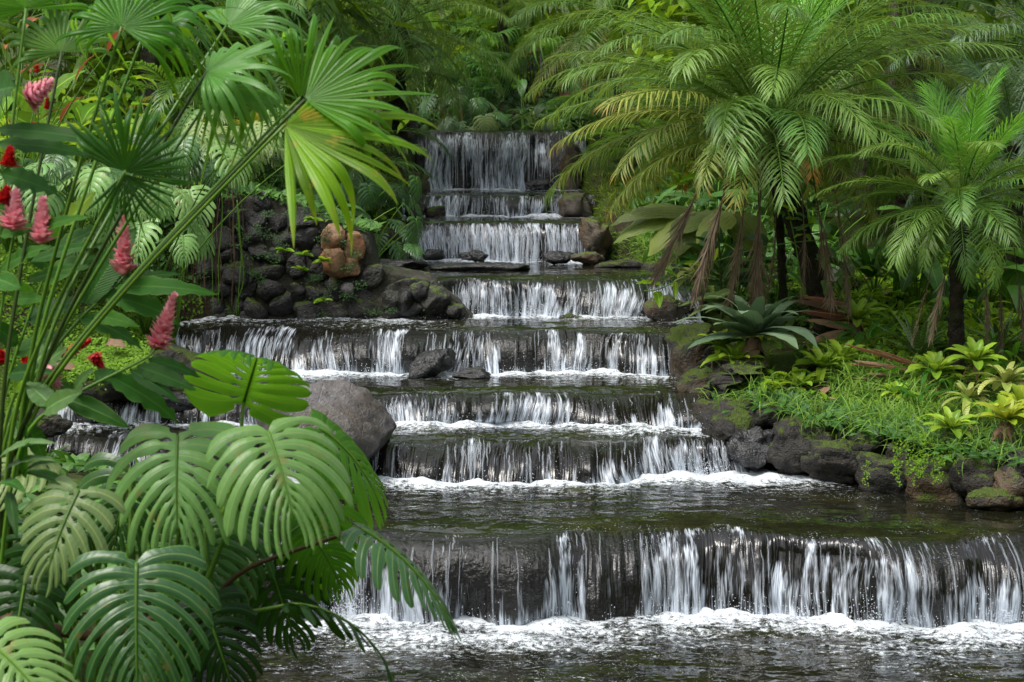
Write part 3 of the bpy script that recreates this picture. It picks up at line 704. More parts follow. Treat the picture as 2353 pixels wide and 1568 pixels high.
# ---------------------------------------------------------------- leaf materials
def leaf_mat(name, c1, c2, trans=None, tfac=0.35, rough=0.42, spec=0.5, veins='none', vein=None, edge=None, tip=None, spots=None, var=0.35, bands=None, dull=None):
    """c1, c2: blade colours; tip: colour of the ageing end; bands: colour of cross stripes; edge: margin colour."""
    warm = lambda c: (min(1, c[0] * 1.12), min(1, c[1] * 1.17), c[2] * 0.8)
    if 'monstera' in name: c1, c2 = [(c[0] * 1.05, c[1] * 1.2, c[2] * 0.95) for c in (c1, c2)]
    elif not any(k in name for k in ('bract', 'dead', 'dry', 'rusty_leaf', 'brown', 'root', 'ti_', 'blue')): c1, c2 = warm(c1), warm(c2)
    spec *= 0.55
    N = NT(name)
    luv = N.attr('luv').outputs['Vector']; u, v, w = N.sep(luv)
    oi = N.n('ObjectInfo').outputs['Random']
    P = N.n('NewGeometry').outputs['Position']
    n = N.noise(P, 7, 4, 0.6)
    f = N.math('ADD', N.math('MULTIPLY', N.math('SUBTRACT', oi, 0.5), 0.7), n)
    f = N.math('ADD', f, N.math('MULTIPLY', N.math('SUBTRACT', w, 0.5), 0.5))
    col = N.mix(N.ramp(f, [(0.25, 0.0), (0.75, 1.0)]), c1, c2)
    br = N.ramp(N.math('FRACT', N.math('ADD', N.math('MULTIPLY', oi, 7.31), w)), [(0.0, 1 - var), (1.0, 1 + var)])
    col = N.mix(1.0, col, br, 'MULTIPLY')
    au = N.math('ABSOLUTE', u)
    h = None
    if veins == 'rib':         # mid rib and side veins running obliquely
        s = N.math('SINE', N.math('ADD', N.math('MULTIPLY', v, 150), N.math('MULTIPLY', au, -30)))
        h = N.math('MULTIPLY', s, 0.35)
        rib = N.ramp(au, [(0.03, 1.0), (0.08, 0.0)])
        col = N.mix(rib, col, vein or tuple(min(1, x * 1.8) for x in c2))
    elif veins == 'strip':     # one vein per finger
        rib = N.ramp(au, [(0.04, 1.0), (0.14, 0.0)])
        col = N.mix(N.math('MULTIPLY', rib, 0.75), col, vein or tuple(min(1, x * 1.8) for x in c2))
        h = N.math('MULTIPLY', rib, -0.5)
        s = N.math('SINE', N.math('MULTIPLY', v, 60)); h = N.math('ADD', h, N.math('MULTIPLY', s, 0.06))
    elif veins == 'long':      # veins along the blade
        s = N.math('SINE', N.math('MULTIPLY', u, 26)); h = N.math('MULTIPLY', s, 0.3)
        col = N.mix(0.25, col, N.ramp(s, [(0.0, 0.6), (1.0, 1.2)]), 'MULTIPLY')
    if edge: col = N.mix(N.ramp(au, [(0.86, 0.0), (0.97, 0.85)]), col, edge)
    if bands:
        bn = N.noise(luv, 3.0, 4, 0.7)
        wv = N.math('SINE', N.math('ADD', N.math('MULTIPLY', v, 95), N.math('MULTIPLY', bn, 14)))
        col = N.mix(N.ramp(wv, [(0.35, 0.0), (0.75, 0.8)]), col, bands)
    if tip:
        tf = N.ramp(N.math('ADD', v, N.math('MULTIPLY', N.math('SUBTRACT', n, 0.5), 0.5)), [(tip[1], 0.0), (tip[2], 1.0)])
        col = N.mix(tf, col, tip[0])
    if spots:
        sp = N.ramp(N.noise(P, spots[1], 3, 0.6), [(0.60, 0.0), (0.68, 1.0)])
        col = N.mix(N.math('MULTIPLY', sp, spots[2]), col, spots[0])
    nrm = N.bump(h, 0.35, 0.012) if h is not None else None
    a = N.bsdf(col, rough, spec, nrm)
    tr = N.n('BsdfTranslucent')
    tcol = N.mix(0.6, col, trans, 'MIX') if trans else N.mix(1.0, col, (1.6, 1.7, 0.5), 'MULTIPLY')
    N.l(tcol, tr.inputs['Color'])
    return N.done(N.mixs(tfac, a, tr.outputs[0]))

ML = {}
ML['phoenix'] = leaf_mat('palm_green', (0.07, 0.155, 0.045), (0.13, 0.215, 0.062), (0.32, 0.46, 0.05), 0.32, 0.38, 0.55)
ML['phoenix_young'] = leaf_mat('palm_fresh_green', (0.08, 0.22, 0.035), (0.13, 0.30, 0.05), (0.28, 0.6, 0.05), 0.35, 0.36, 0.6)
ML['phoenix_old'] = leaf_mat('palm_ageing', (0.12, 0.16, 0.04), (0.20, 0.22, 0.06), (0.4, 0.4, 0.05), 0.28, 0.42, 0.5, tip=((0.36, 0.20, 0.03), 0.80, 1.1))
ML['phoenix_rust'] = leaf_mat('palm_rusty_tip', (0.13, 0.16, 0.04), (0.22, 0.21, 0.06), (0.4, 0.35, 0.05), 0.28, 0.45, 0.5, tip=((0.40, 0.16, 0.03), 0.60, 0.92))
ML['phoenix_blue'] = leaf_mat('palm_blue_green', (0.06, 0.12, 0.06), (0.12, 0.19, 0.10), (0.2, 0.35, 0.09), 0.28, 0.36, 0.6)
ML['dead'] = leaf_mat('dead_frond', (0.13, 0.092, 0.062), (0.27, 0.20, 0.145), (0.25, 0.14, 0.07), 0.12, 0.75, 0.2)
ML['areca'] = leaf_mat('feather_palm', (0.035, 0.10, 0.018), (0.09, 0.19, 0.03), (0.25, 0.45, 0.04), 0.35, 0.36, 0.5)
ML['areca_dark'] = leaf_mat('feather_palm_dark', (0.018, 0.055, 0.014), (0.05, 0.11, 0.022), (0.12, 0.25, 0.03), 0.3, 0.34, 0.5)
ML['areca_yellow'] = leaf_mat('feather_palm_yellow', (0.12, 0.15, 0.02), (0.24, 0.24, 0.03), (0.5, 0.45, 0.05), 0.4, 0.4, 0.5, tip=((0.35, 0.22, 0.03), 0.65, 1.0))
ML['fan'] = leaf_mat('fan_leaf', (0.035, 0.14, 0.010), (0.075, 0.21, 0.014), (0.30, 0.58, 0.02), 0.5, 0.34, 0.55, veins='long', edge=(0.16, 0.30, 0.03))
ML['fan_light'] = leaf_mat('fan_leaf_light', (0.08, 0.20, 0.05), (0.15, 0.28, 0.07), (0.3, 0.55, 0.05), 0.36, 0.32, 0.6, veins='long')
ML['fan_dark'] = leaf_mat('fan_leaf_dark', (0.018, 0.075, 0.010), (0.035, 0.11, 0.012), (0.10, 0.28, 0.015), 0.34, 0.36, 0.5, veins='long')
ML['fan_spot'] = leaf_mat('fan_leaf_spotted', (0.09, 0.21, 0.012), (0.15, 0.28, 0.015), (0.42, 0.66, 0.02), 0.5, 0.36, 0.5, veins='long', spots=((0.42, 0.30, 0.03), 9, 0.9), tip=((0.30, 0.36, 0.03), 0.75, 1.15))
ML['pleat'] = leaf_mat('pleated_palm_leaf', (0.12, 0.16, 0.045), (0.20, 0.24, 0.07), (0.35, 0.4, 0.08), 0.3, 0.45, 0.5, veins='long', spots=((0.30, 0.32, 0.20), 45, 0.7))
ML['monstera'] = leaf_mat('monstera_pale', (0.12, 0.225, 0.08), (0.18, 0.29, 0.10), (0.25, 0.5, 0.06), 0.22, 0.34, 0.65, spots=((0.24, 0.19, 0.06), 9, 0.55), veins='strip', vein=(0.26, 0.36, 0.10), edge=(0.20, 0.33, 0.05), var=0.2)
ML['monstera_under'] = leaf_mat('monstera_underside', (0.05, 0.17, 0.015), (0.08, 0.22, 0.02), (0.26, 0.55, 0.02), 0.55, 0.45, 0.35, veins='strip', vein=(0.16, 0.30, 0.05), edge=(0.16, 0.36, 0.02), var=0.2)
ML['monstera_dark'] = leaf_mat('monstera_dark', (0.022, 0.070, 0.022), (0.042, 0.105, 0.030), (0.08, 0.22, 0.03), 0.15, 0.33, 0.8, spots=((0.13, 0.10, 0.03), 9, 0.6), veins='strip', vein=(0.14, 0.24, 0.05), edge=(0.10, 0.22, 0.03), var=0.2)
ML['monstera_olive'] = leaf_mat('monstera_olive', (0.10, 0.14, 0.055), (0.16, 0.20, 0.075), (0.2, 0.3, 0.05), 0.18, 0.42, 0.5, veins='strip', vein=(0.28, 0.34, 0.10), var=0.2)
ML['monstera_shade'] = leaf_mat('monstera_painted_shade', (0.010, 0.034, 0.008), (0.020, 0.055, 0.010), (0.05, 0.14, 0.01), 0.3, 0.34, 0.5, veins='strip', var=0.25)  # darker copy of the monstera green, shade painted into the colour
ML['aroid'] = leaf_mat('aroid_leaf', (0.035, 0.10, 0.025), (0.07, 0.16, 0.035), (0.15, 0.35, 0.03), 0.25, 0.33, 0.55, veins='rib')
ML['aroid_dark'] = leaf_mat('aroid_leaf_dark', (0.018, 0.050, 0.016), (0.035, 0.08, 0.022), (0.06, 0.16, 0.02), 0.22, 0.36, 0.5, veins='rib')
ML['bright'] = leaf_mat('bright_leaf', (0.09, 0.21, 0.012), (0.20, 0.32, 0.018), (0.5, 0.66, 0.04), 0.42, 0.42, 0.45, veins='rib')
ML['ginger'] = leaf_mat('ginger_leaf', (0.022, 0.090, 0.011), (0.040, 0.13, 0.015), (0.13, 0.36, 0.02), 0.36, 0.45, 0.35, veins='rib', vein=(0.10, 0.24, 0.04), edge=(0.11, 0.22, 0.03), var=0.25)
ML['ginger_dark'] = leaf_mat('ginger_leaf_dark', (0.013, 0.055, 0.010), (0.024, 0.080, 0.013), (0.06, 0.2, 0.015), 0.28, 0.45, 0.35, veins='rib', var=0.25)
ML['ginger_pale'] = leaf_mat('ginger_leaf_greyed', (0.07, 0.14, 0.055), (0.10, 0.18, 0.065), (0.12, 0.28, 0.05), 0.25, 0.38, 0.5, veins='rib', var=0.2)
ML['ti'] = leaf_mat('ti_leaf_red', (0.22, 0.05, 0.03), (0.34, 0.13, 0.05), (0.5, 0.15, 0.05), 0.3, 0.4, 0.5, veins='long')
ML['brom'] = leaf_mat('bromeliad_light', (0.13, 0.23, 0.025), (0.22, 0.32, 0.035), (0.4, 0.55, 0.04), 0.28, 0.34, 0.55, var=0.25)
ML['brom_yellow'] = leaf_mat('bromeliad_yellow', (0.17, 0.24, 0.02), (0.26, 0.30, 0.03), (0.5, 0.5, 0.04), 0.25, 0.36, 0.5, var=0.2)
ML['brom_blue'] = leaf_mat('bromeliad_blue_green', (0.11, 0.18, 0.105), (0.18, 0.26, 0.15), (0.15, 0.3, 0.12), 0.15, 0.42, 0.5, edge=(0.14, 0.16, 0.09), veins='long', var=0.2)
ML['brom_band'] = leaf_mat('bromeliad_banded', (0.24, 0.28, 0.08), (0.34, 0.34, 0.13), (0.4, 0.45, 0.1), 0.2, 0.42, 0.5, bands=(0.045, 0.09, 0.03), var=0.2)
ML['snake'] = leaf_mat('strap_banded', (0.07, 0.13, 0.045), (0.12, 0.18, 0.06), (0.15, 0.25, 0.05), 0.12, 0.36, 0.55, bands=(0.02, 0.055, 0.018), edge=(0.08, 0.14, 0.03), var=0.2)
ML['brown'] = leaf_mat('dry_leaf', (0.16, 0.10, 0.06), (0.30, 0.20, 0.12), (0.25, 0.15, 0.07), 0.1, 0.7, 0.25)
ML['rust'] = leaf_mat('rusty_leaf', (0.16, 0.065, 0.035), (0.27, 0.13, 0.075), (0.4, 0.15, 0.06), 0.15, 0.6, 0.3, veins='rib')
ML['grass'] = leaf_mat('grass_blade', (0.06, 0.15, 0.02), (0.16, 0.26, 0.05), (0.3, 0.5, 0.04), 0.3, 0.45, 0.4)
ML['moss'] = leaf_mat('moss_leaf', (0.05, 0.13, 0.012), (0.12, 0.22, 0.018), (0.25, 0.4, 0.03), 0.3, 0.6, 0.3)
ML['moss_yellow'] = leaf_mat('creeper_yellow', (0.09, 0.15, 0.012), (0.18, 0.23, 0.018), (0.4, 0.5, 0.03), 0.3, 0.6, 0.3)
ML['thicket'] = leaf_mat('thicket_leaf', (0.04, 0.11, 0.012), (0.15, 0.25, 0.02), (0.45, 0.65, 0.03), 0.36, 0.4, 0.45, var=0.5)
ML['pink'] = leaf_mat('pink_bract', (0.60, 0.10, 0.17), (0.74, 0.20, 0.29), (0.9, 0.25, 0.3), 0.3, 0.5, 0.3, tip=((0.88, 0.48, 0.54), 0.2, 1.05), var=0.15)
ML['red'] = leaf_mat('red_bract', (0.34, 0.008, 0.012), (0.55, 0.02, 0.025), (0.8, 0.03, 0.03), 0.25, 0.42, 0.4, var=0.2)
ML['stem'] = leaf_mat('green_stem', (0.07, 0.15, 0.022), (0.12, 0.21, 0.035), (0.2, 0.3, 0.04), 0.05, 0.35, 0.5, var=0.2)
ML['stem_dark'] = leaf_mat('dark_stem', (0.03, 0.05, 0.012), (0.06, 0.09, 0.02), (0.1, 0.15, 0.03), 0.03, 0.4, 0.5, var=0.2)
ML['stem_brown'] = leaf_mat('brown_stem', (0.07, 0.04, 0.022), (0.15, 0.09, 0.05), (0.1, 0.06, 0.03), 0.02, 0.65, 0.3, var=0.25)
ML['root'] = leaf_mat('hanging_root', (0.07, 0.045, 0.025), (0.15, 0.105, 0.06), (0.1, 0.06, 0.03), 0.02, 0.75, 0.2, var=0.3)
ML['berry'] = leaf_mat('green_berry', (0.03, 0.075, 0.01), (0.07, 0.13, 0.018), (0.1, 0.2, 0.02), 0.05, 0.4, 0.5, var=0.4)
M_TRUNK = rock_mat('mossy_trunk', (0.010, 0.008, 0.005), (0.05, 0.038, 0.024), (0.02, 0.026, 0.007), moss=0.28, mosscol=(0.035, 0.055, 0.008), rough=0.85, scale=11, bump=1.0, spec=0.2)
M_TRUNK_GREY = rock_mat('grey_trunk', (0.05, 0.042, 0.035), (0.16, 0.14, 0.12), (0.06, 0.05, 0.03), moss=0.1, rough=0.8, scale=9, bump=0.6, spec=0.2)

# ---------------------------------------------------------------- leaf shapes (local +Y along the leaf, +Z upper face)
def spine(L, n, th0, droop, p=1.5):
    s = np.linspace(0, 1, n); th = th0 - droop * s ** p
    d = np.stack([np.cos(th), np.sin(th)], -1); ds = L / (n - 1)
    y = np.concatenate([[0], np.cumsum((d[:-1, 0] + d[1:, 0]) / 2 * ds)]); z = np.concatenate([[0], np.cumsum((d[:-1, 1] + d[1:, 1]) / 2 * ds)])
    return s, y, z, th
def width_fn(shape, s):
    if shape == 'lance': return np.sin(np.pi * np.clip(s, 0, 1) ** 0.75) ** 0.8 * (1 - 0.15 * s) + 0.015
    if shape == 'strap': return np.minimum(1, 0.72 + s) * (1 - s ** 5) ** 0.7 + 0.01
    if shape == 'ovate': return np.sin(np.pi * s ** 0.6) ** 0.75 + 0.01
    if shape == 'sheath': return (1 - s) ** 0.7 * (0.35 + 0.65 * np.sin(np.pi * np.minimum(1, s * 1.3 + 0.2))) + 0.01
    if shape == 'grass': return (1 - s) ** 0.6 * 0.9 + 0.02
    return np.ones_like(s)
def blade(mb, L, W, shape='lance', n=12, m=5, th0=0.0, droop=0.6, fold=0.25, wave=0.0, twist=0.0, rs=None, p=1.5, seed=0.0, m_i=0, curl=0.0, M=None):
    s, y, z, th = spine(L, n, th0, droop, p)
    w = width_fn(shape, s) * W
    u = np.linspace(-1, 1, m)
    x = u[None] * w[:, None]
    off = fold * np.abs(x) - curl * x * x / max(W, 1e-6) + wave * W * np.sin(s * 31 + 2.1 * seed)[:, None] * (u[None] ** 2) * np.sign(u)[None] ** 0 + 0.35 * wave * W * np.sin(s * 57 + seed)[:, None] * u[None] ** 3
    ny, nz = -np.sin(th), np.cos(th)
    P = np.stack([x, y[:, None] + ny[:, None] * off, z[:, None] + nz[:, None] * off], -1)
    if twist:
        a = (twist * s)[:, None]; dx = P[..., 0].copy(); dz = P[..., 2] - z[:, None]
        P[..., 0] = dx * np.cos(a) - dz * np.sin(a); P[..., 2] = z[:, None] + dx * np.sin(a) + dz * np.cos(a)
    A = np.zeros_like(P); A[..., 0] = u[None]; A[..., 1] = s[:, None]; A[..., 2] = seed % 1.0
    if M is not None: P = P @ M[0].T + M[1]
    mb.grid(P, A, m_i)
def blade_mesh(name, mat, **kw):
    mb = MB(); blade(mb, **kw); return mb.mesh(name, [mat])

def rotm(fwd, up):
    f = np.asarray(fwd, float); f = f / np.linalg.norm(f); u = np.asarray(up, float)
    x = np.cross(f, u); x /= np.linalg.norm(x) + 1e-9; u = np.cross(x, f)
    return np.stack([x, f, u], 1)
def rotm_many(F, U):
    F = F / (np.linalg.norm(F, axis=1)[:, None] + 1e-9)
    X = np.cross(F, U); X /= np.linalg.norm(X, axis=1)[:, None] + 1e-9
    return np.stack([X, F, np.cross(X, F)], 2)
def blades(mb, C, F, U, L, W, shape='lance', n=5, droop=0.7, fold=0.3, hue=None, p=1.4, vmap=None, umul=1.0, m_i=0):
    """Many small blades at once: C bases, F directions, U upper sides; L, W, droop per blade."""
    C = np.asarray(C, float); N = len(C)
    if N == 0: return
    R = rotm_many(np.asarray(F, float), np.asarray(U, float))
    L = np.broadcast_to(np.asarray(L, float), (N,)); W = np.broadcast_to(np.asarray(W, float), (N,)); droop = np.broadcast_to(np.asarray(droop, float), (N,))
    hue = np.random.default_rng(N).random(N) if hue is None else np.asarray(hue)
    s = np.linspace(0, 1, n); th = -droop[:, None] * s[None] ** p
    ds = (L / (n - 1))[:, None]
    cy, sy = np.cos(th), np.sin(th); z0 = np.zeros((N, 1))
    y = np.concatenate([z0, np.cumsum((cy[:, :-1] + cy[:, 1:]) / 2 * ds, 1)], 1); z = np.concatenate([z0, np.cumsum((sy[:, :-1] + sy[:, 1:]) / 2 * ds, 1)], 1)
    w = width_fn(shape, s)[None] * W[:, None]
    u = np.array([-1.0, 0, 1.0])
    x = w[:, :, None] * u; off = fold * np.abs(x)
    P = np.stack([x, y[:, :, None] - sy[:, :, None] * off, z[:, :, None] + cy[:, :, None] * off], -1)      # N n 3 3
    P = np.einsum('nij,nabj->nabi', R, P) + C[:, None, None, :]
    A = np.zeros_like(P); A[..., 0] = u * umul; A[..., 2] = hue[:, None, None]
    A[..., 1] = s[None, :, None] if vmap is None else (vmap[:, None, None] * (0.75 + 0.25 * s[None, :, None]))
    k = n * 3; ii = np.arange(k).reshape(n, 3)
    q = np.stack([ii[:-1, :-1], ii[:-1, 1:], ii[1:, 1:], ii[1:, :-1]], -1).reshape(-1, 4)
    Qs = (q[None] + (np.arange(N) * k)[:, None, None]).reshape(-1, 4)
    mb.raw(P.reshape(-1, 3), Qs, A.reshape(-1, 3), m_i)
def frond_mesh(name, mats, L=2.2, nl=46, ll=0.32, lw=0.011, droop=1.3, seed=0, vee=0.35, a0=1.15, a1=0.45, ldroop=0.9, s0=0.16, rows=5, th0=0.0, jitter=0.08, dead=False, pinch=1.0, prach=1.5):
    rs = np.random.default_rng(seed); mb = MB()
    n = 24
    s, y, z, th = spine(L, n, th0, droop, prach)
    side = 0.05 * L * (rs.random() - 0.5) * s ** 2
    C = np.stack([side, y, z], -1)
    rad = (0.012 * (1 - s) + 0.0025) * (L / 2.2) ** 0.5
    mb.tube(C, rad, 5, 1)
    k = np.repeat(np.arange(nl), 2); sgn = np.tile([-1.0, 1.0], nl); N = 2 * nl
    q = np.clip(s0 + (1 - s0) * ((k + 0.5) / nl) ** 0.92 + rs.normal(0, 0.003, N), 0.02, 0.999)
    c = np.stack([np.interp(q, s, C[:, j]) for j in range(3)], -1); t = np.interp(q, s, th)
    o_ = np.zeros(N); tan = np.stack([o_, np.cos(t), np.sin(t)], -1); nor = np.stack([o_, -np.sin(t), np.cos(t)], -1)
    ang = a0 + (a1 - a0) * q + rs.normal(0, jitter, N); vv = vee * (1 - 0.6 * q) + rs.normal(0, jitter, N)
    if dead: ang = np.abs(rs.normal(0.24, 0.2, N)); vv = rs.normal(0, 0.5, N)
    sx = np.stack([sgn, o_, o_], -1)
    d = tan * np.cos(ang)[:, None] + np.sin(ang)[:, None] * (sx * np.cos(vv)[:, None] + nor * np.sin(vv)[:, None])
    le = ll * (0.35 + 0.65 * np.sin(np.pi * np.minimum(1, 0.12 + 0.80 * (q - s0) / (1 - s0)) ** 0.8)) * rs.uniform(0.9, 1.08, N)
    le = np.where(q < s0 + 0.04, le * 0.5, le)
    blades(mb, c, d, nor, le, lw * rs.uniform(0.85, 1.15, N), 'lance', rows, ldroop * rs.uniform(0.7, 1.3, N), 0.35, hue=q * 0.7 + rs.random(N) * 0.3, p=1.3, vmap=q, umul=0.2)
    return mb.mesh(name, mats)

def fan_mesh(name, mats, R=0.6, nseg=30, spread=2.5, split=0.5, droop=0.9, seed=0, lobes=(0.33, 0.5, 0.67), pleat=0.03, cup=0.15, tipw=0.25):
    """Pleated fan blade: joined near the hub, then free tips that hang."""
    rs = np.random.default_rng(seed); mb = MB(); nr = 14
    r = np.linspace(0.02, 1, nr)
    ed = np.linspace(-spread, spread, nseg + 1)
    for k in range(nseg):
        fr = (k + 0.5) / nseg
        sp = split * rs.uniform(0.85, 1.12)
        Lk = R * (0.86 + 0.14 * math.cos((fr - 0.5) * 3)) * rs.uniform(0.78, 1.08)
        dk = droop * rs.uniform(0.3, 1.9); sp = split * (rs.uniform(0.9, 1.35) if k % 3 else rs.uniform(0.6, 0.9))
        sway = rs.normal(0, 0.035)
        mid = (ed[k] + ed[k + 1]) / 2; hw = (ed[k + 1] - ed[k]) / 2
        fold = rs.normal(0, 0.05)
        lobe = 0.0
        for lb in lobes:                                   # deep clefts between the main lobes
            if abs(fr - lb) < 0.5 / nseg + 1e-6: lobe = 0.35
        cols = []
        for j, uu in enumerate((-1, 0, 1)):
            taper = np.where(r < sp, 1 - lobe * (r / sp) * 0.8, (1 - lobe * 0.8) * (1 - (np.clip((r - sp) / (1 - sp), 0, 1)) ** 1.3) * 1.0 + 0.02)
            wdt = hw * taper * np.where(r < sp, 1.0, sp / r * 0.55 + 0.45)
            a = mid + uu * wdt + sway * np.clip(r - sp, 0, 1) / (1 - sp)
            x = np.sin(a) * r * Lk; y = np.cos(a) * r * Lk
            zz = (pleat * R * (0.5 if uu == 0 else -0.5) * np.minimum(1, r * 2.5) * taper) + cup * R * r ** 2
            over = np.clip(r - sp * 0.9, 0, 1) / (1 - sp * 0.9)
            dz = dk * R * 0.55 * over ** 2
            shrink = 1 - 0.30 * dk * over ** 2
            x = x * shrink; y = y * shrink
            cols.append(np.stack([x, y, zz - dz], -1))
        P = np.stack(cols, 1)
        A = np.zeros_like(P); A[..., 0] = np.array([-1, 0, 1])[None] * 0.9 * 0.35; A[..., 1] = r[:, None]; A[..., 2] = rs.random() * 0.5 + 0.25
        mb.grid(P, A, 0)
    return mb.mesh(name, mats)

def monstera_mesh(name, mats, L=0.6, W=0.42, nf=9, seed=0, droop=0.6, side=0.5, slit=0.25, holes=True, whole=False, gapw=0.34, tear=0.0, quilt=0.02):
    """Heart-shaped blade cut into fingers; whole=True leaves it uncut."""
    rs = np.random.default_rng(seed); mb = MB()
    ns = 18; s = np.linspace(0, 1, ns)
    def curve(k, sgn):
        q = k / nf
        y0 = L * 0.86 * q ** 1.15
        ph = 2.70 + (0.42 - 2.70) * q ** 0.5
        ln = W * np.interp(q, [0, 0.12, 0.3, 0.5, 0.75, 1.0], [0.72, 0.95, 1.06, 1.0, 0.78, 0.5])
        bend = 1.35 * (1 - 0.45 * q)
        a = ph - bend * s
        x = np.concatenate([[0], np.cumsum(np.sin((a[:-1] + a[1:]) / 2)) * ln / (ns - 1)])
        y = y0 + np.concatenate([[0], np.cumsum(np.cos((a[:-1] + a[1:]) / 2)) * ln / (ns - 1)])
        return np.stack([sgn * x, y], -1)
    m = 5
    for sgn in (-1, 1):
        for i in range(nf):
            sj = slit * rs.uniform(0.45, 1.7); gw = gapw * rs.uniform(0.35, 1.6)
            hs_, he = rs.uniform(0.07, 0.10), rs.uniform(0.19, 0.25)
            end = rs.uniform(0.80, 1.0) * (1 - tear * rs.random())
            ss = s * end
            gap = gw * sstep(sj, sj + 0.25, s)
            if holes: gap = gap + 0.5 * np.clip(np.sin(np.pi * np.clip((s - hs_) / (he - hs_), 0, 1)), 0, 1) * (0 if rs.random() < 0.25 else 1)
            tipf = np.sqrt(np.clip(1 - ((s - 0.80) / 0.2).clip(0, 1) ** 2, 0.0, 1))
            if whole: gap = gap * 0; tipf = np.ones_like(s)
            hw = np.maximum((1 - gap) * tipf, 0.02)
            # fingers hang and twist each in its own way
            fd = rs.normal(0, 0.05)
            P = np.zeros((ns, m, 3)); A = np.zeros((ns, m, 3))
            for j, u in enumerate(np.linspace(-1, 1, m)):
                kk = i + 0.5 + 0.5 * u * hw                       # k may vary along the row
                P2 = np.zeros((ns, 2))
                cv = [CURV(curve_cache, kk[a], sgn, None, curve) for a in range(ns)]
                for a in range(ns):
                    fa = (ns - 1) * s[a] * end; i0 = min(ns - 2, int(fa)); P2[a] = cv[a][i0] + (cv[a][i0 + 1] - cv[a][i0]) * (fa - i0)
                P[:, j, 0] = P2[:, 0]; P[:, j, 1] = P2[:, 1]
                P[:, j, 2] = quilt * W * (1 - u * u) * np.minimum(1, s * 4) * (1 - 0.3 * s) + fd * W * np.clip(s - sj, 0, 1) ** 1.5
                A[:, j, 0] = u; A[:, j, 1] = s; A[:, j, 2] = 0.5
            mb.grid(P, A, 0)
    # bend the whole blade: the margins hang, the tip bows down
    for g in range(len(mb.V)):
        V = mb.V[g]; x = V[:, 0]; y = V[:, 1]
        ax = np.abs(x) / W
        zd = V[:, 2] - side * W * ax ** 2 * 0.55 + 0.12 * W * ax
        # arc along y about the hub
        k = droop / L
        yy = np.where(y > 0, np.sin(k * y) / k if k > 1e-6 else y, y * (1 - 0.1 * side))
        za = np.where(y > 0, -(1 - np.cos(k * y)) / k if k > 1e-6 else 0, -0.5 * side * (y * y) / W)
        V[:, 0] = x * (1 - 0.12 * side * ax ** 2); V[:, 1] = yy + (zd) * np.sin(k * np.maximum(y, 0)) * 0.6; V[:, 2] = za + zd
    # mid rib
    yy = np.linspace(0, L * 0.93, 14); k = droop / L
    C = np.stack([0 * yy, np.sin(k * yy) / k, -(1 - np.cos(k * yy)) / k + 0.004], -1)
    mb.tube(C, np.linspace(0.009, 0.003, 14) * (L / 0.6), 6, 1)
    curve_cache.clear()
    return mb.mesh(name, mats)
curve_cache = {}
def CURV(cache, k, sgn, a, fn):
    k = round(float(k) * 50) / 50
    key = (k, sgn)
    if key not in cache: cache[key] = fn(k, sgn)
    return cache[key] if a is None else cache[key][a]

def spike_mesh(name, mats, L=0.28, R=0.05, n=80, open_=0.6, seed=0, bend=0.0, loose=0.0):
    """Torch of overlapping pointed bracts (ginger)."""
    rs = np.random.default_rng(seed); mb = MB()
    sp = np.linspace(0, 1, 12); C = np.stack([0 * sp, np.sin(bend * sp) * L * 0.6, sp * L * (1 - 0.2 * bend)], -1)
    mb.tube(C, 0.008 * (1.2 - sp), 6, 1)
    for k in range(n):
        q = (k + 0.5) / n; az = k * 2.39996 + rs.normal(0, 0.15)
        c = np.array([np.interp(q, sp, C[:, j]) for j in range(3)])
        out = np.array([math.cos(az), math.sin(az), 0.0])
        el = 0.45 + 0.75 * q + rs.normal(0, 0.12) - loose
        d = out * math.cos(el) + np.array([0, 0, 1.0]) * math.sin(el)
        le = (R * (1.35 - 0.75 * q)) * rs.uniform(0.85, 1.2)
        Rm = rotm(d, np.array([0, 0, 1.0]) * math.cos(el) - out * math.sin(el))
        blade(mb, le, le * 0.34, 'ovate', 5, 3, 0.0, -0.7 * rs.uniform(0.3, 1.3), 0.5, seed=rs.random(), M=(Rm, c + out * 0.004))
    return mb.mesh(name, mats)

def trunk_mesh(name, mat, pts, r0, r1, seed=0, boots=0.25, rings=0.0):
    pts = np.asarray(pts, float); n = 60
    s = np.linspace(0, 1, len(pts)); t = np.linspace(0, 1, n)
    C = np.stack([np.interp(t, s, pts[:, j]) for j in range(3)], -1)
    for _ in range(6): C[1:-1] = (C[:-2] + 2 * C[1:-1] + C[2:]) / 4
    mb = MB(); sides = 20
    mb.tube(C, r0 + (r1 - r0) * t, sides, 0, cap=True)
    V = mb.V[0]; L = np.linalg.norm(np.diff(pts, axis=0), axis=1).sum()
    cen = np.concatenate([C[:1], C, C[-1:]]).repeat(sides, 0)
    d = V - cen; A = mb.A[0]
    nb = fbm(V[:, 0] * 14, V[:, 1] * 14, V[:, 2] * 14, oct=3, seed=seed)
    st = np.maximum(0, np.sin(A[:, 0] * 2 * np.pi * 4 + A[:, 1] * L * 26)) * np.maximum(0, np.sin(A[:, 1] * L * 38))
    V += d * (0.35 * nb + boots * st)[:, None]
    return mb.mesh(name, [mat])

def tube_obj(name, pts, r, mat, parent=None, sides=7, smooth_n=24, **kw):
    pts = np.asarray([tuple(p) for p in pts], float); s = np.linspace(0, 1, len(pts)); t = np.linspace(0, 1, smooth_n)
    C = np.stack([np.interp(t, s, pts[:, j]) for j in range(3)], -1)
    for _ in range(8): C[1:-1] = (C[:-2] + 2 * C[1:-1] + C[2:]) / 4
    rr = np.interp(t, np.linspace(0, 1, len(r)), r) if hasattr(r, '__len__') else r
    mb = MB(); mb.tube(C, rr, sides); return obj(name, mb.mesh(name, [mat]), parent=parent, **kw)
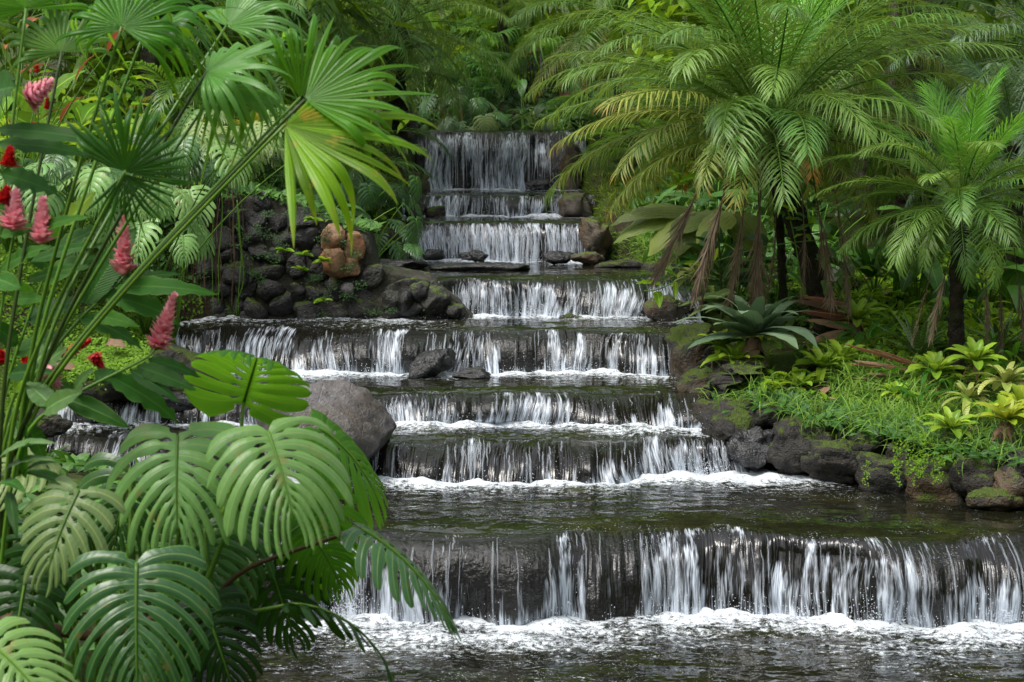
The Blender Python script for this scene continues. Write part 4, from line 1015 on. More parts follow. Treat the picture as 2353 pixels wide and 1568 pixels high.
# ---------------------------------------------------------------- placing helpers
GA = 2.39996
def sph(az, el): return Vector((math.cos(az) * math.cos(el), math.sin(az) * math.cos(el), math.sin(el)))
def chord_blade(name, mat, p0, p1, W, parent, origin, shape='lance', droop=0.5, up=(0, -0.5, 0.85), wave=0.12, fold=0.2, seed=0.0, n=14, curl=0.0, twist=0.0, label=None):
    """A leaf whose base is at p0 and whose tip is at p1."""
    p0 = Vector(p0); p1 = Vector(p1); Lc = (p1 - p0).length
    s, y, z, th = spine(1.0, 40, 0.0, droop, 1.5)
    c = math.hypot(y[-1], z[-1]); ang = math.atan2(z[-1], y[-1])
    mb = MB(); blade(mb, Lc / c, W, shape, n, 5, -ang, droop, fold, wave, twist=twist, seed=seed, curl=curl)
    o = obj(name, mb.mesh(name, [mat]), parent=parent, label=label)
    o.matrix_local = Matrix.Translation(-Vector(origin)) @ frame(p0, p1 - p0, up)
    return o
AUTO = []          # plants whose label counts them along the picture
ORD = ['leftmost', 'second from the left', 'third from the left', 'fourth from the left', 'fifth from the left', 'sixth from the left', 'seventh from the left', 'eighth from the left', 'ninth from the left', 'tenth from the left', 'eleventh from the left', 'twelfth from the left']
def auto_labels():
    zones = {}
    for o, desc, zone, cx in AUTO: zones.setdefault((desc, zone), []).append((cx, o))
    for (desc, zone), L in zones.items():
        L.sort(key=lambda t: t[0])
        for k, (cx, o) in enumerate(L):
            if len(L) == 1: lab = 'the only %s %s' % (desc, zone)
            elif k == len(L) - 1: lab = 'rightmost %s %s' % (desc, zone)
            else: lab = '%s %s%s %s' % (ORD[k].split(' ')[0], desc, ' from the left' if k else '', zone)
            o['label'] = lab

_rs = random.Random(77)
def clump(name, cat, px, py, Y, meshes, n, size=1.0, lean=(15, 65), tilt=(-0.1, -0.7), stem=None, label=None, desc=None, zone=None, group=None, az=None, grow=1.0, sink=0.0, petiole=True, roll=0.3, seed=None, base=None, spreadc=0.0):
    """A plant of n leaves on stalks rising from one spot on the ground; its middle shows at (px, py)."""
    rs = random.Random(seed if seed is not None else int(px * 7 + py * 13))
    c = at(px, py, Y)
    b = Vector((c.x, Y, gz(c.x, Y) - 0.03)) if base is None else Vector(base)
    h = max(0.12, (c.z - b.z) * grow - sink)
    t = thing(name, label or '', cat, b, 0, group)
    if desc: AUTO.append((t, desc, zone, px))
    mb = MB()
    for k in range(n):
        a = (az[0] + (az[1] - az[0]) * (k + rs.random()) / n) if az else k * GA + rs.uniform(-.3, .3)
        le = math.radians(rs.uniform(*lean))
        hl = h * rs.uniform(0.65, 1.25)
        top = Vector((math.cos(a) * math.tan(le) * hl * 0.6, math.sin(a) * math.tan(le) * hl * 0.6, hl))
        if top.length > 1.6 * h + 0.4: top *= (1.6 * h + 0.4) / top.length
        top += Vector((rs.uniform(-1, 1), rs.uniform(-1, 1), 0)) * spreadc
        ti = rs.uniform(*tilt)
        f = Vector((math.cos(a), math.sin(a), 0)) * math.cos(ti) + Vector((0, 0, math.sin(ti)))
        o = obj('leaf' if name != 'feather_palm' else 'frond', rs.choice(meshes), parent=t)
        o.matrix_local = frame(top, f, (0, 0, 1), rs.uniform(-roll, roll), size * rs.uniform(0.75, 1.15))
        if petiole:
            mid = Vector((top.x * 0.35, top.y * 0.35, top.z * 0.62))
            pts = np.array([(0, 0, 0), tuple(mid), tuple(top)], float); tt = np.linspace(0, 1, 8)[:, None]
            C = (1 - tt) ** 2 * pts[0] + 2 * tt * (1 - tt) * pts[1] + tt ** 2 * pts[2]
            mb.tube(C, np.linspace(0.010, 0.005, 8) * (0.7 + 0.5 * size), 5)
    if petiole: obj('stalks', mb.mesh('stalks', [stem or ML['stem']]), parent=t)
    return t

def rosette(name, label, cat, pos, mat, n, L, W, el=(75, 5), droop=0.7, shape='strap', tilt=(0, 0), group=None, nv=3, fold=0.35, curl=0.0, dead=0, dead_mat=None, seed=1, wave=0.03, size_in=0.6):
    rs = random.Random(seed)
    t = thing(name, label, cat, pos, 0, group); t.rotation_euler = (tilt[0], tilt[1], 0)
    vs = [blade_mesh('leaf', mat, L=L * (0.9 + 0.1 * i), W=W, shape=shape, droop=droop * (0.7 + 0.35 * i), fold=fold, wave=wave, seed=i * 0.37 + 0.2, curl=curl, n=12) for i in range(nv)]
    for k in range(n):
        q = k / max(1, n - 1)
        e = math.radians(el[0] + (el[1] - el[0]) * q + rs.uniform(-7, 7)); a = k * GA + rs.uniform(-.2, .2)
        o = obj('leaf', rs.choice(vs), parent=t)
        o.matrix_local = frame(Vector((math.cos(a), math.sin(a), 0)) * 0.02, sph(a, e), (0, 0, 1), rs.uniform(-.12, .12), (size_in + (1 - size_in) * min(1, q * 1.6)) * rs.uniform(0.9, 1.08))
    if dead:
        dv = [blade_mesh('dry_leaf', dead_mat or ML['brown'], L=L * 0.95, W=W * 0.9, shape='sheath', droop=0.7, fold=-0.5, wave=0.25, seed=i * 0.31, n=10) for i in range(2)]
        for k in range(dead):
            a = -math.pi / 2 + (k / max(1, dead - 1) - 0.5) * 2.8 + rs.uniform(-.2, .2)
            o = obj('dry_leaf', rs.choice(dv), parent=t)
            o.matrix_local = frame(Vector((math.cos(a), math.sin(a), 0)) * 0.03 + Vector((0, 0, -0.01)), sph(a, math.radians(rs.uniform(-75, -45))), (0, 0, 1), rs.uniform(-.5, .5), rs.uniform(0.7, 1.1))
    return t

# ---------------------------------------------------------------- shared leaf meshes
stm, std = ML['stem'], ML['stem_dark']
PH = dict(
    young=[frond_mesh('frond', [ML['phoenix_young'], stm], 2.1, 56, .42, .0080, .75, s, vee=.5, a0=.95, a1=.4, ldroop=.5) for s in (1, 2)],
    mid=[frond_mesh('frond', [ML['phoenix'], stm], 2.35, 60, .46, .0080, d, s, vee=.35, ldroop=1.1, jitter=.12) for s, d in ((3, 1.0), (4, 1.2), (5, .85), (6, 1.3))],
    old=[frond_mesh('frond', [ML['phoenix_old'], stm], 2.2, 56, .45, .0080, d, s, vee=.25, ldroop=1.0, jitter=.12) for s, d in ((7, .95), (8, .75), (9, 1.1))],
    rust=[frond_mesh('frond', [ML['phoenix_rust'], ML['stem_brown']], 2.1, 52, .43, .0080, d, s, vee=.2, ldroop=1.0, jitter=.14) for s, d in ((10, .9), (11, 0.7))],
    blue=[frond_mesh('frond', [ML['phoenix_blue'], stm], 2.2, 54, .46, .0085, d, s, vee=.35, ldroop=1.1, jitter=.12) for s, d in ((12, 1.0), (13, 1.3), (14, .8))],
    dead=[frond_mesh('dead_frond', [ML['dead'], ML['stem_brown']], 1.5, 46, .36, .008, d, s, dead=True, ldroop=.4, rows=5, s0=.32) for s, d in ((15, .25), (16, .4), (17, .1))],
    small=[frond_mesh('frond', [ML['phoenix'], stm], 1.35, 44, .34, .0072, d, s, vee=.4, ldroop=.7) for s, d in ((18, 1.0), (19, 1.3), (20, .8))],
    small_young=[frond_mesh('frond', [ML['phoenix_young'], stm], 1.2, 42, .32, .0072, d, s, vee=.45, ldroop=.6, a0=.9, a1=.4) for s, d in ((23, .5), (24, .8))],
    small_old=[frond_mesh('frond', [ML['phoenix'], stm], 1.3, 42, .34, .0072, d, s, vee=.25, ldroop=1.0, jitter=.12) for s, d in ((21, 1.2), (22, .9))],
)
AR = dict(
    mid=[frond_mesh('frond', [ML['areca'], stm], 1.2, 26, .34, .017, d, s, vee=.4, ldroop=.8, rows=5) for s, d in ((31, .9), (32, 1.2), (33, .6))],
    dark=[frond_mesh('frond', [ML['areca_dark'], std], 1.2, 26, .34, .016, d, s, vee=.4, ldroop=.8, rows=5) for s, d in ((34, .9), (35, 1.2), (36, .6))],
    fine=[frond_mesh('frond', [ML['areca'], stm], 1.5, 50, .36, .010, d, s, vee=.4, ldroop=.9, rows=5) for s, d in ((37, .9), (38, 1.3))],
    yellow=[frond_mesh('frond', [ML['areca_yellow'], stm], 1.2, 30, .34, .013, d, s, vee=.3, ldroop=.8) for s, d in ((39, 1.0), (40, .7))],
)
MO = dict(
    pale=[monstera_mesh('leaf', [ML['monstera'], stm], .5, .34, 8, s, droop=.8, side=.7) for s in (51, 52, 53)],
    dark=[monstera_mesh('leaf', [ML['monstera_dark'], stm], .5, .34, 8, s, droop=.9, side=.8) for s in (54, 55)],
    olive=[monstera_mesh('leaf', [ML['monstera_olive'], stm], .5, .34, 8, s, droop=.8, side=.7) for s in (56, 57)],
)
BL = dict(
    aroid=[blade_mesh('leaf', ML['aroid'], L=.5, W=.13, shape='ovate', droop=.9 + .2 * i, fold=.2, curl=.4, seed=i * .3) for i in range(3)],
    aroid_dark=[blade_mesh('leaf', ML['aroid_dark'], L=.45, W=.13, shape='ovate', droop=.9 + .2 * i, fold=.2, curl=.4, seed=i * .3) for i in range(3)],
    bright=[blade_mesh('leaf', ML['bright'], L=.5, W=.09, shape='lance', droop=.8 + .3 * i, fold=.25, wave=.08, seed=i * .3) for i in range(3)],
    bright_small=[blade_mesh('leaf', ML['bright'], L=.26, W=.05, shape='lance', droop=.7 + .3 * i, fold=.25, wave=.05, seed=i * .3) for i in range(3)],
    long=[blade_mesh('leaf', ML['ginger'], L=.55, W=.055, shape='lance', droop=.8 + .3 * i, fold=.2, wave=.1, seed=i * .3) for i in range(3)],
    paddle=[blade_mesh('leaf', ML['aroid'], L=.75, W=.13, shape='ovate', droop=.9 + .5 * i, fold=.25, curl=.3, seed=i * .3, n=16) for i in range(3)],
    ti=[blade_mesh('leaf', ML['ti'], L=.45, W=.05, shape='lance', droop=.7 + .3 * i, fold=.4, seed=i * .3) for i in range(2)],
    tiny=[blade_mesh('leaf', ML['bright'], L=.10, W=.03, shape='ovate', droop=.5, fold=.2, n=6, seed=.3)],
)
FAN_B = [fan_mesh('leaf', [ML['fan_light']], .55, 24, 2.2, .45, 1.1, s) for s in (61, 62)]
FAN_D = [fan_mesh('leaf', [ML['fan_dark']], .55, 24, 2.2, .45, 1.1, s) for s in (63, 64)]

# ---------------------------------------------------------------- pygmy date palms
def stalk_of(leaf, stalk, M): stalk.parent = leaf; stalk.matrix_local = M.inverted()
def palm(label, crown, trunk, n, fset, seed, el=(80, -30), scale=1.0, group='feathery date palms', r0=0.11, r1=0.09, dead=(), skip=None, boots=0.25, mat=None):
    rs = random.Random(seed); base = Vector(trunk[0])
    t = thing('date_palm', label, 'palm', base, 0, group)
    obj('trunk', trunk_mesh('trunk', mat or M_TRUNK, [np.array(p) - np.array(base) for p in trunk], r0, r1, seed, boots), parent=t)
    c = Vector(crown) - base
    for k in range(n):
        q = k / (n - 1)
        e = math.radians(el[0] + (el[1] - el[0]) * q ** 0.85 + rs.uniform(-6, 6)); a = k * GA + rs.uniform(-.15, .15)
        me = rs.choice(fset(q, a, rs))
        o = obj('frond', me, parent=t)
        d = sph(a, e)
        o.matrix_local = frame(c + d * 0.06 + Vector((0, 0, 0.12 * (0.5 - q))), d, (0, 0, 1), rs.uniform(-.25, .25), scale * rs.uniform(0.88, 1.08) * (1 - .30 * max(0, q - .7) / .3))
    for (px, py, Y, tilt_x, sc) in dead:                      # fronds that died and hang along the trunk
        p = at(px, py, Y) - base
        d = Vector((tilt_x, -0.06, -1))
        o = obj('dead_frond', rs.choice(PH['dead']), parent=t)
        o.matrix_local = frame(p, d, (0.3, -1, 0), rs.uniform(-1, 1), sc) @ Matrix.Diagonal((.75, 1, .75, 1))
    return t
def fset_big(q, a, rs):
    if q < 0.12: return PH['young']
    if q < 0.62: return PH['mid']
    if q < 0.85: return PH['old'] if rs.random() < 0.6 else PH['mid']
    return PH['rust'] if rs.random() < 0.45 else PH['old']
PB = at(1905, 790, 21.0)
tp = [at(1905, 800, 21), at(1888, 700, 21), at(1860, 600, 21), at(1822, 480, 21), at(1785, 390, 21), at(1768, 310, 21)]
big = palm('largest feathery date palm with a leaning mossy trunk and hanging dead fronds', at(1765, 300, 21), tp, 88, fset_big, 3, (76, -6), scale=1.12, r0=0.115, r1=0.12,
    dead=[(1650, 330, 20.0, -.42, 1.0), (1695, 350, 19.9, -.32, 1.0), (1670, 400, 20.1, -.16, .9), (1752, 330, 19.7, -.03, 1.12), (1742, 400, 20.0, 0.02, 1.0), (1862, 370, 19.8, .18, .95), (1905, 370, 20.0, .2, 1.0), (1780, 420, 19.9, .05, .8), (1840, 420, 19.9, .1, .75), (1720, 380, 19.9, -.1, .95)])
# second, thinner stem of the same clump
obj('trunk', trunk_mesh('trunk', M_TRUNK, [np.array(at(1800, 690, 21.6) - Vector(tp[0])), np.array(at(1795, 560, 21.6) - Vector(tp[0])), np.array(at(1780, 400, 21.3) - Vector(tp[0]))], .045, .045, 9), parent=big)
def fruit(parent, px, py, Y, origin, n, w, hgt, seed):
    rs = np.random.default_rng(seed)
    p = np.array(at(px, py, Y)) - np.array(origin)
    V0, T0 = ICO[3]; 
    oct_v = np.array([[1, 0, 0], [0, 1, 0], [-1, 0, 0], [0, -1, 0], [0, 0, 1.3], [0, 0, -1.3]], float)
    oct_q = np.array([[0, 1, 4, 4], [1, 2, 4, 4], [2, 3, 4, 4], [3, 0, 4, 4], [1, 0, 5, 5], [2, 1, 5, 5], [3, 2, 5, 5], [0, 3, 5, 5]])
    mb = MB()
    for k in range(n):
        c = p + np.array([rs.normal(0, w), rs.normal(0, w * .7), -abs(rs.normal(0, hgt))])
        V = c + oct_v * rs.uniform(.007, .011)
        mb.raw(V, oct_q[:, :4], np.tile([0.3, 0.5, rs.random()], (6, 1)))
    me = mb.mesh('fruit_cluster', [ML['berry']])
    return obj('fruit_cluster', me, parent=parent)
for i, (px, py, nn) in enumerate([(1640, 95, 420), (1700, 88, 320), (1770, 105, 520), (1830, 90, 380), (1905, 85, 420), (1760, 150, 300), (1600, 110, 200)]):
    fruit(big, px, py + 20, 20.0, tp[0], nn, .07, .12, 100 + i)
def fset_small(q, a, rs):
    if q < 0.22: return PH['small_young']
    if q < 0.7: return PH['small']
    return PH['small_old']
tp2 = [at(2200, 850, 19.3), at(2196, 740, 19.3), at(2200, 640, 19.3), at(2208, 500, 19.3)]
palm('small fresh green date palm on a short trunk at the right edge', at(2210, 470, 19.3), tp2, 50, fset_small, 5, (82, -22), r0=0.075, r1=0.068,
     dead=[(2190, 560, 19.0, -.25, .62), (2150, 570, 19.1, -.2, .6), (2290, 590, 19.0, .12, .6), (2330, 570, 19.2, .15, .6), (2260, 600, 19.3, .1, .5)])
def fset_blue(q, a, rs): return PH['blue']
palm('blue-green date palm reaching in from the upper right corner', at(2420, 120, 24.5), [at(2420, 560, 24.5), at(2420, 120, 24.5)], 44, fset_blue, 7, (80, -30), scale=1.05)
palm('blue-green date palm standing behind the small palm at the right', at(2330, 330, 23.5), [at(2330, 640, 23.5), at(2330, 330, 23.5)], 34, fset_blue, 8, (75, -25), scale=0.75)
def fset_back(q, a, rs): return PH['mid'] if q < 0.8 else (PH['old'] if rs.random() < .6 else PH['rust'])
palm('date palm with an orange ageing frond above the left end of the topmost fall', at(915, 60, 31.0), [at(915, 330, 31.0), at(910, 200, 31.0), at(915, 60, 31.0)], 44, fset_back, 12, (75, -40), scale=0.98, r0=.16, r1=.14)
palm('dark date palm high at the left of the background', at(720, -40, 28.5), [at(735, 300, 28.5), at(720, -40, 28.5)], 40, lambda q, a, rs: PH['mid'], 13, (60, -45), scale=0.95)
palm('date palm filling the background between the rail and the largest palm', at(1420, 40, 31.5), [at(1430, 330, 31.5), at(1420, 40, 31.5)], 44, lambda q, a, rs: PH['mid'] if q < .75 else PH['old'], 14, (75, -35), scale=0.95)
palm('date palm behind the right side of the largest palm', at(1960, 60, 25.5), [at(1985, 500, 25.5), at(1960, 60, 25.5)], 44, lambda q, a, rs: PH['mid'] if q < .7 else PH['old'], 15, (75, -40), scale=0.85, mat=M_TRUNK_GREY)
palm('tall date palm at the top edge above the background rail', at(1150, -190, 37), [at(1160, 250, 37), at(1150, -190, 37)], 40, lambda q, a, rs: PH['mid'], 16, (70, -45), scale=1.15)

# background trunks at the upper right
for i, (px, Y, r, lab) in enumerate([(2100, 27, .26, 'thick dark mossy tree trunk behind the palms at the upper right'), (2040, 27.5, .09, 'slim grey trunk left of the thick dark trunk'), (2140, 28.5, .10, 'slim grey trunk right of the thick dark trunk'), (345, 27, .13, 'pale grey trunk at the top left')]):
    b = at(px, 560, Y); b.z = gz(b.x, Y)
    t = thing('tree', lab, 'tree', b)
    H = 9.0
    obj('trunk', trunk_mesh('trunk', M_TRUNK if i == 0 else M_TRUNK_GREY, [(0, 0, -.1), (.1, 0, H * .4), (.05, .1, H)], r, r * .7, 40 + i, 0.1), parent=t)
    cr = MB(); rs_ = np.random.default_rng(60 + i)
    cc = rs_.normal(0, 1, (900, 3)) * np.array([1.3, 1.3, .8]) + np.array([0, 0, H + .3])
    blades(cr, cc, rs_.normal(0, 1, (900, 3)), np.tile([.1, .2, 1.0], (900, 1)), .28, .07, 'ovate', 4, .8, .2, hue=rs_.random(900))
    obj('crown', cr.mesh('crown', [ML['thicket']]), parent=t)

# ---------------------------------------------------------------- fan palm clump, left foreground
def fan_clump():
    Yb = 9.6
    base = at(-20, 1180, Yb); base.z = gz(base.x, Yb)
    t = thing('fan_palm', 'foreground fan palm with long green stalks rising from the lower left', 'palm', base)
    L = [  # hub px, py, Y, radius, forward, normal, material, droop, spread, split, stalk foot
        (700, 230, 8.9, .64, (1, .05, .42), (-.25, -.75, .6), 'fan', .5, 1.15, .5, (10, 985)),
        (655, 287, 8.8, .78, (1, -.1, -.20), (.2, -.7, .65), 'fan_spot', .55, 1.3, .5, (40, 960)),
        (690, 225, 9.3, .46, (.0, .1, 1), (.3, -.85, .25), 'fan', .7, .75, .6, (10, 985)),
        (475, 165, 9.3, .56, (.9, -.05, .25), (-.1, -.45, .9), 'fan_light', 1.2, 1.7, .42, (60, 900)),
        (500, 200, 9.5, .52, (.9, -.2, -.3), (.1, -.2, 1), 'fan', 1.0, 1.5, .42, (50, 915)),
        (287, 395, 8.6, .40, (.32, -.1, 1), (.1, -1, .15), 'fan_dark', .35, 1.55, .45, (20, 950)),
        (285, 400, 8.65, .32, (.25, -.1, -1), (-.1, -1, .15), 'fan_dark', .35, 1.1, .3, (20, 950)),
        (280, 62, 9.2, .50, (.15, .5, .8), (0, -.5, 1), 'fan', 1.5, 2.2, .4, (60, 830)),
        (330, 80, 9.6, .56, (.95, .2, .45), (0, -.2, 1), 'fan', 1.0, 1.6, .42, (70, 820)),
        (142, 120, 9.8, .48, (-.3, .4, .8), (0, -.6, .8), 'fan_light', 1.2, 1.8, .42, (0, 900)),
        (520, 60, 10.4, .58, (.7, .3, .75), (0, -.4, 1), 'fan_light', 1.1, 1.6, .42, (80, 800)),
        (60, 20, 9.8, .52, (-.3, .3, .7), (0, -.5, .9), 'fan', 1.3, 1.8, .42, (-40, 900)),
    ]
    for i, (px, py, Y, R, f, nrm, mt, dr, spd, spl, foot) in enumerate(L):
        h = at(px, py, Y)
        o = obj('leaf', fan_mesh('leaf', [ML[mt]], R, max(12, int(13 * spd)), spd, spl, dr, 200 + i, cup=.06, pleat=.035), parent=t)
        ML_ = Matrix.Translation(-base) @ frame(h, f, nrm); o.matrix_local = ML_
        ft = at(foot[0], foot[1], Yb - .1)
        mid = (ft + h) / 2 + Vector((0, 0, 0.05))
        st_ = tube_obj('stalk', [base - base, ft - base, mid - base, h - base], [.014, .011, .009, .007], ML['stem'] if i % 3 else ML['stem_dark'])
        stalk_of(o, st_, ML_)
fan_clump()

# ---------------------------------------------------------------- ginger plants, left foreground
def ginger(label, stem_pts, leaves, flowers, Y, foot, origin=None):
    base = at(foot[0], foot[1], Y); base.z = gz(base.x, Y) - .02
    t = thing('red_ginger', label, 'ginger plant', base, 0, 'flowering ginger plants')
    tube_obj('stem', [Vector((0, 0, 0))] + [at(px, py, Y) - base for px, py in stem_pts], [.011, .010, .007, .005], ML['stem'], parent=t)
    for i, (x0, y0, x1, y1, w, mt, dr) in enumerate(leaves):
        dy = -.12 if i % 2 else .10
        chord_blade('leaf', ML[mt], at(x0, y0, Y), at(x1, y1, Y + dy), w * 1.3 * Y / FPX / 2, t, base, droop=dr, up=(-.1, -.85, .5) if i % 2 else (.1, -.65, .7), wave=.16, seed=i * .37, fold=.12, twist=.25 if i % 3 == 0 else -.15)
    for i, (x0, y0, x1, y1, mt, bend) in enumerate(flowers):
        a = at(x0, y0, Y - .05); b = at(x1, y1, Y - .05)
        Lf = (b - a).length
        o = obj('flower_spike', spike_mesh('flower_spike', [ML[mt], ML['stem']], Lf, .055 if mt == 'pink' else .034, 120, seed=i + int(x0), bend=bend, loose=.25 if mt == 'pink' else .4), parent=t)
        z = (b - a).normalized(); M3 = z.to_track_quat('Z', 'Y').to_matrix().to_4x4()
        o.matrix_local = Matrix.Translation(a - base) @ M3
    return t
ginger('ginger plant with the tall pink flower spike leaning over the stream', [(20, 1010), (110, 940), (230, 875), (345, 822), (357, 803)],
       [(249, 862, 412, 975, 58, 'ginger', .5), (315, 842, 452, 898, 36, 'ginger_dark', .5), (338, 826, 462, 868, 30, 'ginger_dark', .4), (300, 850, 412, 925, 30, 'ginger_dark', .6),
        (230, 880, 262, 850, 45, 'ginger_dark', .4), (150, 915, 300, 985, 40, 'ginger', .6), (120, 935, 60, 880, 44, 'ginger_pale', .4), (100, 945, 190, 900, 44, 'ginger_pale', .4), (60, 975, 100, 1060, 40, 'ginger_dark', .6), (170, 905, 215, 848, 30, 'ginger_pale', .5)],
       [(357, 805, 410, 684, 'pink', .15)], 9.3, (-30, 1180))
ginger('ginger plant with broad leaves and a pink spike beside the long stalks', [(0, 960), (90, 850), (180, 730), (262, 665), (285, 635)],
       [(176, 726, 330, 806, 46, 'ginger', .7), (215, 725, 322, 752, 30, 'ginger', .6), (238, 680, 414, 748, 52, 'ginger', .8), (262, 660, 502, 678, 40, 'ginger', .6), (194, 700, 316, 522, 62, 'ginger_dark', .25), (62, 646, 218, 612, 26, 'ginger', .5),
        (70, 602, 255, 562, 32, 'ginger', .5), (30, 690, 110, 690, 26, 'ginger', .5), (270, 650, 420, 632, 24, 'ginger_dark', .5), (0, 620, 120, 565, 36, 'ginger', .5)],
       [(284, 634, 277, 502, 'pink', .1)], 9.7, (-60, 1180))
ginger('tall leafy ginger shoot without flowers among the long stalks', [(-10, 980), (30, 830), (95, 650), (150, 520)],
       [(30, 820, 170, 760, 40, 'ginger', .6), (40, 790, -30, 740, 40, 'ginger_dark', .5), (60, 740, 200, 690, 42, 'ginger_dark', .6), (75, 700, 10, 640, 40, 'ginger', .5), (95, 650, 230, 590, 42, 'ginger', .6), (110, 610, 40, 560, 38, 'ginger_dark', .5), (125, 580, 250, 520, 40, 'ginger', .6), (140, 545, 80, 480, 36, 'ginger', .4), (150, 520, 220, 440, 34, 'bright', .4), (20, 860, 130, 860, 40, 'ginger_dark', .6)],
       [], 10.1, (-70, 1160))
ginger('ginger plant with red and pink spikes at the left edge', [(-30, 950), (-10, 800), (20, 600), (30, 540)],
       [(0, 400, 142, 452, 62, 'ginger_dark', .4), (-10, 298, 256, 334, 34, 'ginger_dark', .5), (-10, 330, 216, 362, 42, 'ginger_dark', .4), (60, 535, 210, 498, 28, 'ginger', .4), (0, 545, 100, 520, 30, 'ginger', .5), (-20, 215, 38, 200, 80, 'ginger_dark', .3), (-20, 470, 60, 500, 40, 'ginger', .4), (-10, 640, 50, 665, 40, 'ginger', .4)],
       [(28, 532, 38, 446, 'pink', .05), (97, 562, 93, 462, 'pink', .1), (5, 470, 18, 435, 'red', .1), (18, 385, 26, 342, 'red', .1), (60, 232, 125, 206, 'pink', .5)], 9.0, (-90, 1180))
ginger('ginger plant with drooping dark red spikes near the moss cushion', [(0, 1000), (40, 880), (100, 845), (150, 822)],
       [(75, 840, 150, 770, 46, 'ginger_pale', .5), (100, 842, 155, 800, 40, 'ginger_pale', .4), (40, 870, 130, 950, 36, 'ginger_dark', .6), (30, 900, 100, 840, 34, 'bright', .5), (60, 880, 180, 900, 30, 'ginger', .7)],
       [(140, 822, 218, 803, 'red', .5), (212, 812, 232, 848, 'red', .2), (103, 838, 127, 886, 'pink', .2), (70, 850, 50, 820, 'red', .2), (0, 840, 5, 810, 'red', .1)], 10.4, (-40, 1120))
ginger('distant ginger with a bright red spike among yellow-green leaves', [(90, 330), (85, 200), (86, 165)],
       [(90, 240, 200, 160, 40, 'bright', .6), (85, 250, 20, 200, 44, 'bright', .6), (90, 280, 180, 240, 40, 'bright', .6), (90, 300, 10, 260, 40, 'bright', .7)],
       [(85, 168, 85, 104, 'red', .1), (108, 252, 110, 226, 'red', .1)], 21.5, (95, 430))

